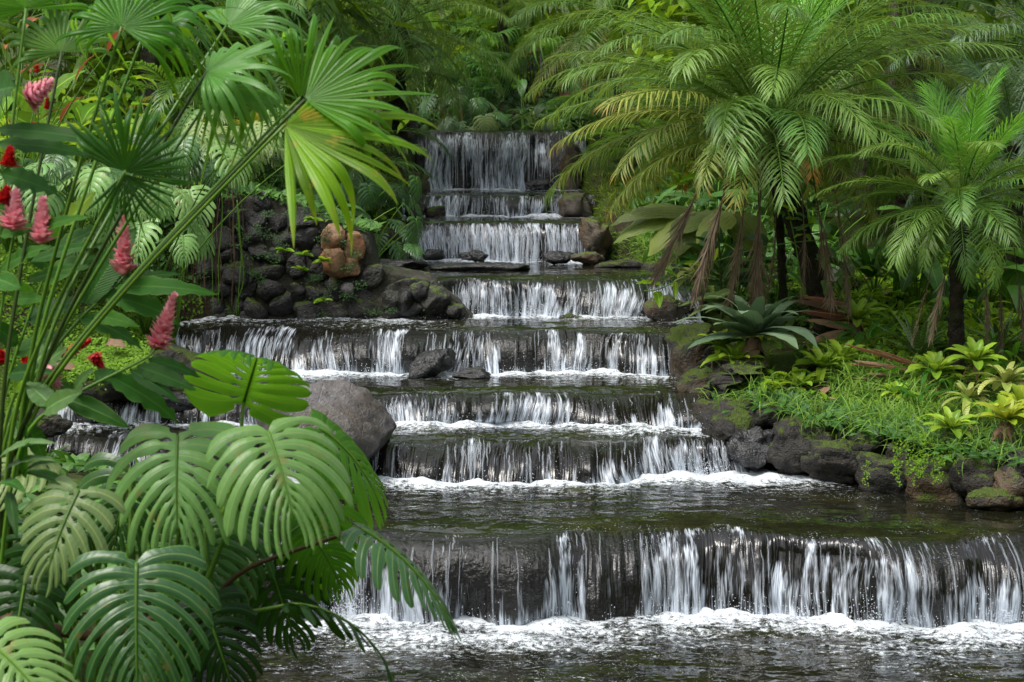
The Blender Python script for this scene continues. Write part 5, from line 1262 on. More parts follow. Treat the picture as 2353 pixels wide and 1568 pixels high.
# ---------------------------------------------------------------- monstera, left foreground
def front_monstera():
    Y = 9.4
    base = at(200, 1500, Y); base.z = gz(base.x, Y) - .02
    t = thing('monstera_plant', 'large foreground monstera with deeply cut leaves at the lower left', 'monstera', base)
    L = [ # hub, Y, L, W, fwd, normal, mat, droop, side, joint of the stalk
        (560, 925, 9.9, .50, .46, (.30, -.30, .90), (.0, .92, .35), 'monstera_under', 1.25, 1.0, (545, 1100), dict(slit=.42, gapw=.2, nf_=9)),
        (408, 1002, 9.3, .50, .47, (.04, -.55, -.80), (0, -.80, .60), 'monstera', .6, 1.0, (430, 1180), {}),
        (616, 992, 9.2, .48, .46, (.36, -.6, -.72), (.15, -.72, .68), 'monstera', .6, 1.05, (540, 1180), {}),
        (182, 1128, 9.0, .44, .36, (-.32, -.55, -.75), (-.1, -.8, .6), 'monstera_olive', .5, .9, (230, 1300), dict(tear=.3, slit=.3)),
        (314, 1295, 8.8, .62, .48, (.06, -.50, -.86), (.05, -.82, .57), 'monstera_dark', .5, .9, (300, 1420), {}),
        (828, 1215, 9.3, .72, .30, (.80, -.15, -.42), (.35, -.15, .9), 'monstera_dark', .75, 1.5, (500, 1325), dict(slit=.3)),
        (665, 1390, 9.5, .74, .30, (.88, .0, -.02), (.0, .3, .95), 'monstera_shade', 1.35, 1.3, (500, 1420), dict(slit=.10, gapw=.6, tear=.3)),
        (-25, 1475, 8.6, .48, .36, (.75, -.4, -.45), (.2, -.6, .8), 'monstera', .6, .8, (-60, 1600), {}),
        (735, 985, 10.2, .55, .42, (.75, .1, -.55), (.55, -.35, .75), 'monstera_under', .7, 1.1, (560, 1200), dict(slit=.3, gapw=.22, nf_=9)),
        (95, 1050, 9.6, .40, .30, (-.7, -.3, -.3), (-.1, -.5, .85), 'monstera_olive', .5, .7, (150, 1300), dict(tear=.2)),
        (700, 1130, 10.0, .52, .36, (.25, -.1, -.95), (0, -.9, .1), 'monstera_under', .3, .8, (560, 1250), dict(slit=.25)),
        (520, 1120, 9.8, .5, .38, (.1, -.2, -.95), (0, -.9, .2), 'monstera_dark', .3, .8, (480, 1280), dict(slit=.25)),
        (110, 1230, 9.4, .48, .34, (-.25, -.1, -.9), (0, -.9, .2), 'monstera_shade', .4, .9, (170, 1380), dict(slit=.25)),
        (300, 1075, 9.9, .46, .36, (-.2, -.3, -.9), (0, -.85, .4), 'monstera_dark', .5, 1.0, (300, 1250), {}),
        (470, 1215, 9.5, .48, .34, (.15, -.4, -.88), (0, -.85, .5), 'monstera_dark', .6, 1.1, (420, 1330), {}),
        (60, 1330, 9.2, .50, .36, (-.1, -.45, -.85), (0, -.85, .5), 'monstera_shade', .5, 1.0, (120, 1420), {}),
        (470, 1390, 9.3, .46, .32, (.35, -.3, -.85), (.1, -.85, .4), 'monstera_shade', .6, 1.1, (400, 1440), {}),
        (700, 1200, 9.9, .44, .32, (.55, -.1, -.8), (.2, -.8, .4), 'monstera_under', .7, 1.2, (560, 1300), {}),
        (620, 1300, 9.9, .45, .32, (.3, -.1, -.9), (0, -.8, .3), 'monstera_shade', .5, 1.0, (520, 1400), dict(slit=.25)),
    ]
    for i, (px, py, Yh, Ln, W, f, nrm, mt, dr, sd_, j, kw) in enumerate(L):
        h = at(px, py, Yh); kw = dict(kw); nf_ = kw.pop('nf_', (10, 9, 10, 8, 11)[i % 5]); kw.setdefault('slit', (.25, .20, .30, .24, .28)[i % 5]); kw.setdefault('gapw', (.34, .28, .36, .3, .32)[i % 5])
        o = obj('leaf', monstera_mesh('leaf', [ML[mt], ML['stem']], Ln, W, nf_, 400 + i, dr, sd_, **kw), parent=t)
        ML_ = Matrix.Translation(-base) @ frame(h, f, nrm); o.matrix_local = ML_
        st_ = tube_obj('stalk', [Vector((0, 0, 0)), at(j[0], j[1], (Yh + 9.6) / 2) - base, h - base], [.016, .012, .009], ML['stem_brown'] if i in (5,) else ML['stem'])
        stalk_of(o, st_, ML_)
    tube_obj('creeping_stem', [at(-40, 1415, 9.5) - base, at(60, 1430, 9.3) - base, at(150, 1455, 9.2) - base, at(260, 1470, 9.3) - base, at(400, 1400, 9.5) - base], [.03, .03, .028, .022], ML['stem_brown'], parent=t)
    # strap leaves of the shoot at its left
    for i, (x0, y0, x1, y1, w, mt) in enumerate([(60, 1085, 188, 1142, 34, 'ginger'), (0, 1110, 60, 1135, 36, 'ginger'), (60, 1100, 72, 1010, 26, 'ginger'), (40, 1100, 150, 1065, 28, 'ginger'), (-10, 1060, 130, 1020, 40, 'ginger_pale'), (0, 1090, 130, 1060, 36, 'ginger_pale'), (20, 1130, 40, 1240, 30, 'ginger_dark')]):
        chord_blade('shoot_leaf', ML[mt], at(x0, y0, 9.2), at(x1, y1, 9.0), w * 9.1 / FPX / 2, t, base, droop=.8, seed=i * .31, wave=.06)
front_monstera()
# ---------------------------------------------------------------- right bank planting
def gpt(px, py, Y, dz=0.0):
    p = at(px, py, Y); return Vector((p.x, p.y, p.z + dz))
rosette('bromeliad', 'giant blue-green bromeliad with wide leaves on the mossy rock', 'bromeliad', gpt(1735, 772, 19.7), ML['brom_blue'], 26, .80, .13, (80, 8), .95, 'lance', dead=4, seed=3, fold=.18, curl=.2)
LB = [(1688, 830, 19.6, .26, 'brom', 'light green bromeliad hanging below the blue-green one, dead leaves under it'), (1655, 795, 19.8, .20, 'brom', 'small upright light green bromeliad just left of the hanging one'),
      (1835, 890, 19.2, .24, 'brom', 'light green bromeliad with a rusty heart at the rim of the bank'), (1890, 845, 19.5, .26, 'brom', 'light green bromeliad in the clump behind the rusty-hearted one, left'),
      (1935, 830, 19.6, .28, 'brom', 'larger light green bromeliad in the clump behind the rusty-hearted one, right'), (1968, 735, 20.8, .28, 'brom', 'vase-shaped bromeliad right of the leaning trunk'),
      (2150, 855, 18.9, .26, 'brom', 'light green bromeliad left of the banded rosettes'), (2240, 830, 18.6, .26, 'brom', 'upright light green bromeliad in front of the small palm trunk'),
      (2185, 985, 17.2, .22, 'brom', 'light green bromeliad on a hanging mass of brown roots'), (2312, 965, 16.9, .26, 'brom_yellow', 'yellow-green bromeliad at the right edge above brown hanging leaves'),
      (2350, 935, 17.1, .24, 'brom_yellow', 'yellow-green bromeliad cut by the right edge'), (2060, 905, 18.6, .15, 'brom', 'small pale bromeliad sunk in the grass')]
for i, (px, py, Y, L, mt, lab) in enumerate(LB):
    rosette('bromeliad', lab, 'bromeliad', gpt(px, py, Y), ML[mt], 20, L * 1.2, L * .19, (80, 8), .8, 'strap', tilt=(.25, 0), group='light green bromeliads on the right bank', dead=(12 if i in (0, 2, 8, 9) else 3), seed=20 + i)
rosette('bromeliad', 'dark-banded grey-green bromeliad beside the yellow banded one', 'bromeliad', gpt(2225, 915, 17.9), ML['brom_band'], 16, .30, .036, (75, -5), .9, 'strap', seed=41)
rosette('bromeliad', 'large yellow bromeliad with dark cross bands and hanging leaves', 'bromeliad', gpt(2312, 880, 17.9), ML['brom_band'], 20, .38, .045, (80, -10), 1.0, 'strap', seed=42)
rosette('bromeliad', 'banded pale bromeliad under the dark sapling near the fall', 'bromeliad', gpt(1600, 640, 21.9), ML['brom_band'], 16, .42, .045, (75, -15), 1.0, 'strap', seed=43)
rosette('bromeliad', 'banded pale bromeliad half hidden behind the dead fronds', 'bromeliad', gpt(1590, 580, 22.8), ML['brom_band'], 14, .40, .045, (75, -15), 1.0, 'strap', seed=44)
rosette('strap_plant', 'strap plant with long dark banded leaves fanning out at the small palm', 'strap plant', gpt(2110, 815, 19.6), ML['snake'], 18, .62, .040, (75, 12), .35, 'lance', seed=45, fold=.3, size_in=.8)
rosette('strap_plant', 'strap plant with long dark leaves right of the small palm trunk', 'strap plant', gpt(2300, 800, 19.8), ML['snake'], 14, .55, .036, (70, 10), .35, 'lance', seed=46, fold=.3, size_in=.8)
rosette('agave_like_plant', 'deep green strap plant standing behind the leaning trunk', 'strap plant', gpt(2000, 640, 22.6), ML['aroid'], 14, .8, .05, (85, 30), .5, 'lance', seed=47, fold=.3)
rosette('agave_like_plant', 'deep green strap plant between the two palm trunks', 'strap plant', gpt(2080, 660, 22.2), ML['aroid'], 14, .8, .05, (85, 30), .6, 'lance', seed=48, fold=.3)
# broad pleated leaves behind the hanging fronds
def pleat_leaf(label, spec):
    b = gpt(*spec[0]); b.z = gz(b.x, b.y)
    t = thing('pleated_palm', label, 'palm', b)
    for i, (x0, y0, x1, y1, Y, w) in enumerate(spec[1]):
        chord_blade('leaf', ML['pleat'], at(x0, y0, Y), at(x1, y1, Y - .2), w * Y / FPX / 2, t, b, 'ovate', droop=1.0, up=(-.1, -.5, .85), wave=.05, seed=i * .4, fold=-.25, n=16)
    tube_obj('stem', [Vector((0, 0, 0)), at(spec[1][0][0], spec[1][0][1], spec[1][0][4]) - b], [.02, .012], ML['stem_dark'], parent=t)
pleat_leaf('pale pleated palm leaf spreading towards the curtain fall', ((1610, 640, 23), [(1600, 485, 1402, 520, 23, 70), (1600, 490, 1410, 560, 23, 80), (1600, 488, 1490, 590, 22.8, 90), (1600, 490, 1555, 590, 22.6, 90), (1605, 485, 1640, 570, 22.8, 60)]))
pleat_leaf('white-speckled pleated palm leaf arching behind the dead fronds', ((1690, 660, 22.6), [(1680, 490, 1545, 545, 22.6, 80), (1680, 488, 1600, 560, 22.4, 80), (1690, 488, 1755, 600, 22.5, 90)]))
# dark sapling
def sapling():
    b = gpt(1660, 690, 21.4); t = thing('sapling', 'dark olive sapling with upright ribbed leaves beside the bromeliad', 'sapling', b)
    tube_obj('stem', [Vector((0, 0, -.2)), at(1655, 600, 21.4) - b, at(1650, 535, 21.4) - b], [.016, .014, .01], ML['stem_dark'], parent=t)
    for i, (x0, y0, x1, y1, w) in enumerate([(1655, 610, 1720, 545, 36), (1655, 625, 1725, 575, 34), (1655, 605, 1575, 560, 36), (1655, 620, 1565, 590, 36), (1655, 560, 1640, 500, 34), (1655, 640, 1600, 625, 32), (1655, 645, 1730, 620, 32), (1655, 580, 1590, 545, 30), (1655, 590, 1760, 590, 34), (1655, 650, 1580, 665, 30), (1660, 650, 1780, 650, 32)]):
        chord_blade('leaf', ML['ginger_dark'], at(x0, y0, 21.4), at(x1, y1, 21.2), w * 21.4 / FPX / 2, t, b, 'lance', droop=.5, seed=i * .3, wave=.03)
    for i, (x0, y0, x1, y1, w) in enumerate([(1700, 690, 1595, 690, 34), (1700, 690, 1560, 705, 26), (1700, 690, 1580, 730, 22), (1700, 692, 1620, 720, 24), (1690, 670, 1640, 690, 30)]):
        chord_blade('leaf', ML['monstera_olive'], at(x0, y0, 21.0), at(x1, y1, 20.8), w * 21 / FPX / 2, t, b, 'lance', droop=.7, seed=i * .3 + .1, wave=.03)
sapling()
# climbing vine: long shoot over the stream and leaves on the trunk
def vine():
    b = gpt(1850, 560, 20.7); t = thing('climbing_vine', 'climbing vine whose leafy shoot hangs out over the fifth fall', 'vine', b)
    sh = [(1880, 552), (1780, 560), (1680, 585), (1600, 620), (1540, 655), (1500, 672), (1480, 668)]
    tube_obj('shoot', [at(x, y, 20.5) - b for x, y in sh], .006, ML['stem'], parent=t)
    for i, (x0, y0, x1, y1, w) in enumerate([(1520, 655, 1462, 652, 26), (1510, 670, 1516, 708, 22), (1552, 648, 1552, 690, 12), (1560, 640, 1505, 615, 26), (1620, 612, 1570, 608, 28), (1640, 600, 1650, 570, 14), (1690, 580, 1660, 560, 18)]):
        chord_blade('leaf', ML['bright'], at(x0, y0, 20.5), at(x1, y1, 20.3), w * 20.5 / FPX / 2, t, b, 'ovate', droop=.4, seed=i * .3)
    rs = random.Random(3)
    for i in range(60):
        q = rs.random(); px = 1770 + 125 * q + rs.uniform(-45, 60); py = 330 + 320 * q + rs.uniform(-20, 20)
        a = at(px, py, 20.75 + rs.uniform(-.1, .3)); d = Vector((rs.uniform(-1, 1), rs.uniform(-.6, .1), rs.uniform(-.7, .4))).normalized() * rs.uniform(.09, .22)
        chord_blade('leaf', ML['aroid'] if i % 3 else ML['bright'], a, a + d, rs.uniform(.022, .04), t, b, 'ovate', droop=.4, seed=rs.random(), n=8)
    for (x0, y0, x1, y1) in [(1560, 400, 1530, 395), (1580, 420, 1535, 430), (1610, 405, 1560, 420), (1640, 410, 1600, 425), (1600, 380, 1580, 370), (1535, 430, 1500, 400)]:
        chord_blade('leaf', ML['bright'], at(x0, y0, 20.9), at(x1, y1, 20.7), .06, t, b, 'ovate', droop=.4, seed=x0 * .01)
    tube_obj('shoot', [at(1840, 640, 20.8) - b, at(1820, 500, 20.8) - b, at(1780, 400, 20.8) - b, at(1690, 410, 20.8) - b, at(1590, 415, 20.9) - b, at(1530, 430, 20.9) - b], .006, ML['stem'], parent=t)
vine()
# floodlight
M_LAMP = simple_mat('lamp_housing', (0.05, 0.055, 0.06), .4, .5, .3)
M_GLASS = simple_mat('lamp_glass', (0.42, 0.40, 0.34), .25, .6, 0, .25, 30)
def floodlight():
    c = at(1913, 632, 21.6); b = Vector((c.x, c.y, gz(c.x, c.y)))
    t = thing('garden_floodlight', 'round garden floodlight on a thin stand behind the leaning trunk', 'lamp', b)
    mb = MB(); a = np.linspace(0, 2 * np.pi, 28, endpoint=False)
    prof = [(.0, .10), (.03, .095), (.06, .06), (.082, .015), (.086, 0), (.086, -.012), (.078, -.012)]
    mb.grid(np.array([[(r * math.cos(x), z, r * math.sin(x)) for x in a] for r, z in prof]), closed=True)
    h = obj('housing', mb.mesh('housing', [M_LAMP]), parent=t); h.location = c - b; h.rotation_euler = (-.35, 0, .25)
    mb = MB(); mb.grid(np.array([[(r * math.cos(x), -.006 - (.078 ** 2 - r * r) * 1.2, r * math.sin(x)) for x in a] for r in (.0, .03, .06, .078)]), closed=True)
    g = obj('lens', mb.mesh('lens', [M_GLASS]), parent=t); g.location = c - b; g.rotation_euler = (-.35, 0, .25)
    tube_obj('stand', [Vector((0, 0, 0)), Vector((.02, .05, (c - b).z * .6)), c - b + Vector((.02, .07, 0))], .012, M_LAMP, parent=t)
floodlight()
# fallen dry palm sheath behind the giant bromeliad
def sheath():
    b = gpt(1900, 760, 20.9); t = thing('fallen_palm_sheath', 'reddish brown fallen palm sheaths stacked behind the blue-green bromeliad', 'dead leaves', b)
    for i, (x0, y0, x1, y1, w) in enumerate([(1970, 720, 1815, 690, 26), (1975, 735, 1830, 715, 28), (1960, 752, 1850, 735, 26), (1950, 700, 1830, 682, 18), (1940, 760, 1850, 790, 24), (1930, 770, 1880, 810, 24)]):
        chord_blade('dry_leaf', ML['rust'] if i % 2 else ML['brown'], at(x0, y0, 20.9 - .05 * i), at(x1, y1, 20.8 - .05 * i), w * 20.9 / FPX / 2, t, b, 'lance', droop=.35, fold=-.4, seed=i * .3, wave=.06, up=(0, -.7, .7))
sheath()
def dry_sticks():
    b = gpt(2010, 835, 19.2); t = thing('fallen_leaf_stalks', 'bundle of orange-brown fallen leaf stalks lying behind the grass', 'dead leaves', b)
    for i, (x0, y0, x1, y1, w) in enumerate([(2090, 835, 1940, 790, 9), (2085, 845, 1960, 828, 9), (2100, 850, 1950, 835, 7), (2080, 860, 1990, 858, 8), (2120, 840, 2000, 800, 7), (2100, 862, 1960, 870, 6), (2140, 830, 2240, 815, 6)]):
        chord_blade('dry_stalk', ML['rust'] if i % 2 == 0 else ML['brown'], at(x0, y0, 19.1), at(x1, y1, 18.9), w * 19 / FPX / 1.4, t, b, 'strap', droop=.15, fold=-.7, seed=i * .3)
dry_sticks()
# dry leaf on the moss, rusty leaf on the left planting
for nm, lab, (x0, y0, x1, y1), Y, w, mt in [('fallen_leaf', 'dry brown leaf lying on the bright moss cushion', (245, 790, 290, 800), 19.3, 34, 'brown'), ('fallen_leaf', 'curled salmon-brown dead leaf hanging above the stone wall', (540, 362, 536, 400), 21.4, 24, 'rust'), ('fallen_leaf', 'brown curled leaf below the drooping red spikes', (120, 835, 185, 860), 19.0, 30, 'brown')]:
    p = at(x0, y0, Y); t = thing(nm, lab, 'leaf', p)
    chord_blade('blade', ML[mt], at(x0, y0, Y), at(x1, y1, Y - .05), w * Y / FPX / 2, t, p, 'ovate', droop=.6, fold=.4, wave=.15)

RT = 'rising from the grass of the right bank'
for px, py, Y, kind, n, sz in [(1905, 800, 20.0, 'long', 9, .7), (1990, 770, 20.3, 'long', 10, .8), (2040, 860, 19.0, 'long', 9, .6), (2130, 790, 20.0, 'long', 10, .8), (2190, 880, 18.6, 'long', 9, .6), (2270, 790, 19.6, 'long', 10, .8), (2330, 830, 18.9, 'long', 9, .7), (2110, 900, 18.2, 'long', 9, .5)]:
    clump('tall_herb', 'plant', px, py, Y, BL[kind], n, sz, (8, 55), (1.0, -.2), desc='tall narrow-leaved herb', zone=RT, group='tall herbs on the right bank')
RW = 'at the rim of the right bank'
for px, py, Y, n, sz in [(1760, 880, 19.0, 10, .8), (1800, 860, 19.3, 10, .8), (1725, 870, 19.2, 9, .7), (1870, 905, 18.9, 10, .7), (1950, 930, 18.6, 10, .7), (2030, 960, 18.2, 10, .7), (2110, 960, 17.9, 10, .7), (2270, 930, 17.3, 10, .7)]:
    clump('leafy_weed', 'weed', px, py, Y, BL['bright_small'] + BL['tiny'], n, sz, (15, 75), (.7, -.5), desc='bright leafy weed', zone=RW, group='leafy weeds at the rim of the right bank', base=at(px, py + 30, Y))
# ---------------------------------------------------------------- understorey on the right bank and behind the palms
R1 = 'on the right bank behind the bromeliads'
for px, py, Y, n, sz in [(1945, 640, 22.5, 12, .8), (1990, 690, 22.0, 12, .75), (2060, 720, 21.5, 12, .7), (1860, 650, 23.0, 12, .8), (2150, 700, 21.5, 12, .8), (2250, 700, 21.5, 12, .8), (2330, 720, 21.0, 12, .8)]:
    clump('leafy_plant', 'plant', px, py, Y, BL['bright_small'], n, sz * 1.3, (10, 60), (.5, -.3), desc='bright small-leaved plant', zone=R1, group='small-leaved plants on the right bank')
R2 = 'between the palm trunks on the right'
for px, py, Y, n, sz in [(2110, 600, 22.5, 9, .9), (2180, 610, 22.6, 9, .9), (2270, 600, 22.4, 9, .9), (2010, 580, 23.2, 9, .9), (1940, 560, 24, 9, .9), (2340, 640, 22, 9, .9)]:
    clump('broad_leaved_plant', 'plant', px, py, Y, BL['paddle'], n, sz, (10, 55), (.6, -.6), desc='broad-leaved plant', zone=R2, group='broad-leaved plants between the palms')
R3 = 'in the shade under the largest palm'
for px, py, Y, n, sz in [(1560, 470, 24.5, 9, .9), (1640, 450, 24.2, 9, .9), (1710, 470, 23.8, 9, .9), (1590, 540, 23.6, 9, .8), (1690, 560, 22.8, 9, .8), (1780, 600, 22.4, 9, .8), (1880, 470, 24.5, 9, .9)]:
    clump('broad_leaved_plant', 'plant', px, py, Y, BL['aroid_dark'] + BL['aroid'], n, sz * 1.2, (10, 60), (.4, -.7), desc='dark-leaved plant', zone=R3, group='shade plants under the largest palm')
R4 = 'right of the topmost fall'
for px, py, Y, n, sz in [(1400, 330, 32, 10, .9), (1480, 340, 30, 10, .9), (1560, 330, 28.5, 10, .9), (1660, 320, 27.5, 10, .9), (1440, 260, 33, 10, 1.0), (1600, 240, 31, 10, 1.0)]:
    clump('feather_palm', 'palm', px, py, Y, AR['fine'] + AR['mid'], n, sz, (5, 45), (.9, .1), desc='low feather palm', zone=R4, group='low feather palms right of the falls', petiole=True)
R5 = 'behind the trunks at the upper right'
for px, py, Y, n, sz in [(2050, 330, 27, 11, 1.0), (2160, 300, 27.5, 11, 1.0), (2280, 300, 28, 11, 1.0), (1900, 280, 28, 11, 1.0), (2000, 440, 25.5, 11, .8), (2120, 450, 25.5, 11, .8)]:
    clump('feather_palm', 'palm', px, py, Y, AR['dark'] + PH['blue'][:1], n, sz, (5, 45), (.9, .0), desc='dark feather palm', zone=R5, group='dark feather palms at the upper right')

# ---------------------------------------------------------------- planting above the falls
clump('paddle_leaf_plant', 'plant', 1205, 215, 34.0, BL['paddle'], 9, .72, (10, 70), (.9, -.8), label='pale broad paddle-leaved plant standing above the topmost fall', seed=5)
def railing():
    Y = 36.5; b = at(1230, 215, Y); t = thing('railing', 'black iron railing with a wooden handrail behind the topmost fall', 'railing', b)
    M_IRON = simple_mat('black_iron', (0.012, 0.013, 0.015), .5, .5); M_WOOD = simple_mat('red_wood', (0.13, 0.05, 0.03), .6, .3)
    top = [(1100, 168), (1167, 139), (1221, 120), (1262, 111), (1310, 106), (1380, 104)]
    tube_obj('handrail', [at(x, y, Y) - b for x, y in top], .035, M_WOOD, parent=t)
    tube_obj('bottom_rail', [at(x, y + 92, Y) - b for x, y in top], .02, M_IRON, parent=t)
    tx = np.array(top, float)
    me = None
    for k in range(36):
        px = 1105 + k * 7.6; py = float(np.interp(px, tx[:, 0], tx[:, 1]))
        p0 = at(px, py, Y) - b; p1 = at(px, py + 92, Y) - b
        if me is None:
            mb = MB(); mb.tube(np.array([(0, 0, 0), (0, 0, -.36), (0, 0, -.74)]), .011, 6); me = mb.mesh('baluster', [M_IRON])
        obj('baluster', me, parent=t, loc=p0)
    for px in (1150, 1244, 1330):
        py = float(np.interp(px, tx[:, 0], tx[:, 1])); p = at(px, py, Y) - b
        mb = MB(); mb.tube(np.array([(0, 0, 0.02), (0, 0, -.8), (0, 0, -1.3)]), .032, 8); obj('post', mb.mesh('post', [M_IRON]), parent=t, loc=p)
    tube_obj('beam', [at(1205, 252, Y - .4) - b, at(1300, 222, Y - .3) - b, at(1400, 195, Y - .2) - b], .06, M_WOOD, parent=t, sides=4)
railing()
C1 = 'along the top of the topmost fall'
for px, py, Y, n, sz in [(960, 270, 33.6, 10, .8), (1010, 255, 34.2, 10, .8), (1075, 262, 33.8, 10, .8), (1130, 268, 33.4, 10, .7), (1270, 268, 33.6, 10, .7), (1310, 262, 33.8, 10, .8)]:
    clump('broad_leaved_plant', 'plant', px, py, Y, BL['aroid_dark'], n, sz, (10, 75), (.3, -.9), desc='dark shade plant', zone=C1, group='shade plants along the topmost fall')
C2 = 'in the planting above the topmost fall'
for px, py, Y, kind, n, sz in [(1075, 245, 33.5, 'm', 6, .8), (1055, 225, 34, 'm', 6, .8), (1100, 270, 33.2, 'o', 5, .8)]:
    clump('monstera_plant', 'monstera', px, py, Y, MO['dark'] if kind == 'm' else MO['olive'], n, sz, (20, 70), (-.2, -1.0), desc='small monstera', zone=C2, group='small monsteras above the topmost fall', az=(-2.8, -.3))
C3 = 'beyond the iron railing'
for px, py, Y, n, sz in [(1020, 120, 38, 12, 1.0), (1090, 100, 39, 12, 1.0), (1160, 170, 38.5, 12, .9), (1230, 170, 39, 12, .9), (1290, 160, 39, 12, .9), (1230, 60, 41, 12, 1.2), (1320, 50, 41, 12, 1.2)]:
    clump('leafy_plant', 'plant', px, py, Y, BL['bright'], n, sz * 1.15, (5, 55), (.6, -.7), desc='bright broad-leaved plant', zone=C3, group='bright plants beyond the railing')
C4 = 'left of the iron railing'
for px, py, Y, n, sz in [(1150, 95, 36, 6, 1.1), (1110, 150, 35.5, 6, 1.0), (1080, 180, 35, 6, .9)]:
    clump('small_fan_palm', 'palm', px, py, Y, FAN_B if py < 120 else FAN_D, n, sz, (10, 60), (.4, -.4), desc='small fan palm', zone=C4, group='small fan palms by the railing')
# ---------------------------------------------------------------- left bank planting
L1 = 'on top of the mossy left bank'
for px, py, Y, kind, n, sz in [(330, 420, 21.3, 'p', 8, .85), (400, 410, 22.0, 'p', 8, .85), (250, 400, 21.8, 'p', 8, .8), (470, 360, 22.8, 'd', 7, .8), (180, 380, 22.0, 'd', 7, .85), (360, 340, 23.0, 'd', 8, .85), (120, 430, 21.2, 'p', 7, .8), (40, 400, 21.6, 'd', 7, .8)]:
    clump('monstera_plant', 'monstera', px, py, Y, MO['pale' if kind == 'p' else 'dark'], n, sz, (15, 65), (0, -1.0), desc='monstera', zone=L1, group='monsteras on the left bank', az=(-3.0, -.1))
L2 = 'above the stone wall'
for px, py, Y, kind, n, sz in [(490, 290, 23.4, 'o', 6, .85), (600, 310, 23.8, 'o', 6, .9), (550, 280, 24.2, 'p', 6, .9), (650, 370, 24.2, 'd', 6, .8)]:
    clump('monstera_plant', 'monstera', px, py, Y, MO[{'o': 'olive', 'p': 'pale', 'd': 'dark'}[kind]], n, sz, (15, 60), (0, -1.0), desc='monstera', zone=L2, group='monsteras above the stone wall', az=(-2.9, -.2))
L3 = 'hanging beside the curtain fall'
for px, py, Y, n, sz in [(830, 470, 25.0, 7, .75), (880, 510, 25.6, 6, .7), (850, 400, 26.5, 8, .8), (900, 420, 27.5, 7, .8)]:
    clump('monstera_plant', 'monstera', px, py, Y, MO['dark'], n, sz, (15, 75), (-.2, -1.2), desc='dark monstera', zone=L3, group='dark monsteras beside the falls', az=(-2.6, .3))
L4 = 'behind the orange stones'
for px, py, Y, n, sz in [(700, 470, 23.6, 9, .75), (760, 490, 24.0, 9, .75), (660, 440, 24.2, 9, .8), (790, 450, 25.0, 9, .8), (730, 420, 25.0, 9, .8)]:
    clump('broad_leaved_plant', 'plant', px, py, Y, BL['aroid_dark'] + BL['aroid'], n, sz, (10, 65), (.2, -1.0), desc='grey-green broad-leaved plant', zone=L4, group='broad-leaved plants behind the stone wall')
L5 = 'behind the stone wall'
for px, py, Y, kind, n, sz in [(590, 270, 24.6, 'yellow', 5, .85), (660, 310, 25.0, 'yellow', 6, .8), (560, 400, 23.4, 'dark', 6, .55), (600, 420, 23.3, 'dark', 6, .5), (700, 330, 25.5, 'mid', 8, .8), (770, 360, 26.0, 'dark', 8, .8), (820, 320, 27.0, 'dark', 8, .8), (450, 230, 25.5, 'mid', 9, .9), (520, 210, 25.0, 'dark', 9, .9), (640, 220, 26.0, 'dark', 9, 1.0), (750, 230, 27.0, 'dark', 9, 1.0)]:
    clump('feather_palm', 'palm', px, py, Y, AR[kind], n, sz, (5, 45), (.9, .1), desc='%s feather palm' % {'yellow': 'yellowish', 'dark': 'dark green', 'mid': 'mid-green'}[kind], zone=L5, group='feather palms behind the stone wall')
L6 = 'at the upper left'
for px, py, Y, kind, n, sz in [(60, 230, 24, 'bright', 12, 1.1), (130, 260, 24, 'bright', 12, 1.1), (200, 220, 24.5, 'bright', 12, 1.1), (280, 260, 24.2, 'bright', 12, 1.0), (340, 230, 25, 'long', 12, 1.0), (90, 300, 23, 'bright', 12, 1.0), (180, 310, 23.2, 'long', 12, 1.0), (240, 330, 22.8, 'bright', 12, .9), (30, 310, 22.8, 'bright', 12, .9)]:
    clump('leafy_plant', 'plant', px, py, Y, BL[kind], n, sz, (8, 55), (.7, -.6), desc='%s plant' % {'bright': 'yellow-green lance-leaved', 'long': 'dark lance-leaved'}[kind], zone=L6, group='lance-leaved plants at the upper left')
L7 = 'along the upper left background'
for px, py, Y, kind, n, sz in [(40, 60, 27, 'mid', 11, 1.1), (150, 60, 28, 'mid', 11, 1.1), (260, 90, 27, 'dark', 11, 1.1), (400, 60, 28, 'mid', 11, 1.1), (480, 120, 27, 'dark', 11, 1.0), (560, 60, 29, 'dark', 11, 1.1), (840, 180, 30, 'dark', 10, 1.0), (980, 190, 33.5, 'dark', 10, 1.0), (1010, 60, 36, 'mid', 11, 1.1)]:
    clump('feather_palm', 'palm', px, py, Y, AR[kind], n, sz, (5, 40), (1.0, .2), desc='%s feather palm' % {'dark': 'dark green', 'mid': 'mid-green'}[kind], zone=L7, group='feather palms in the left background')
clump('ti_plant', 'plant', 12, 130, 21.0, BL['ti'], 14, .95, (5, 60), (1.2, .2), label='red-leaved ti plant at the upper left edge', seed=3)
clump('ti_plant', 'plant', 75, 232, 21.5, BL['ti'], 12, .55, (5, 60), (1.1, .1), label='small orange-red ti plant low among the yellow-green leaves', seed=4)

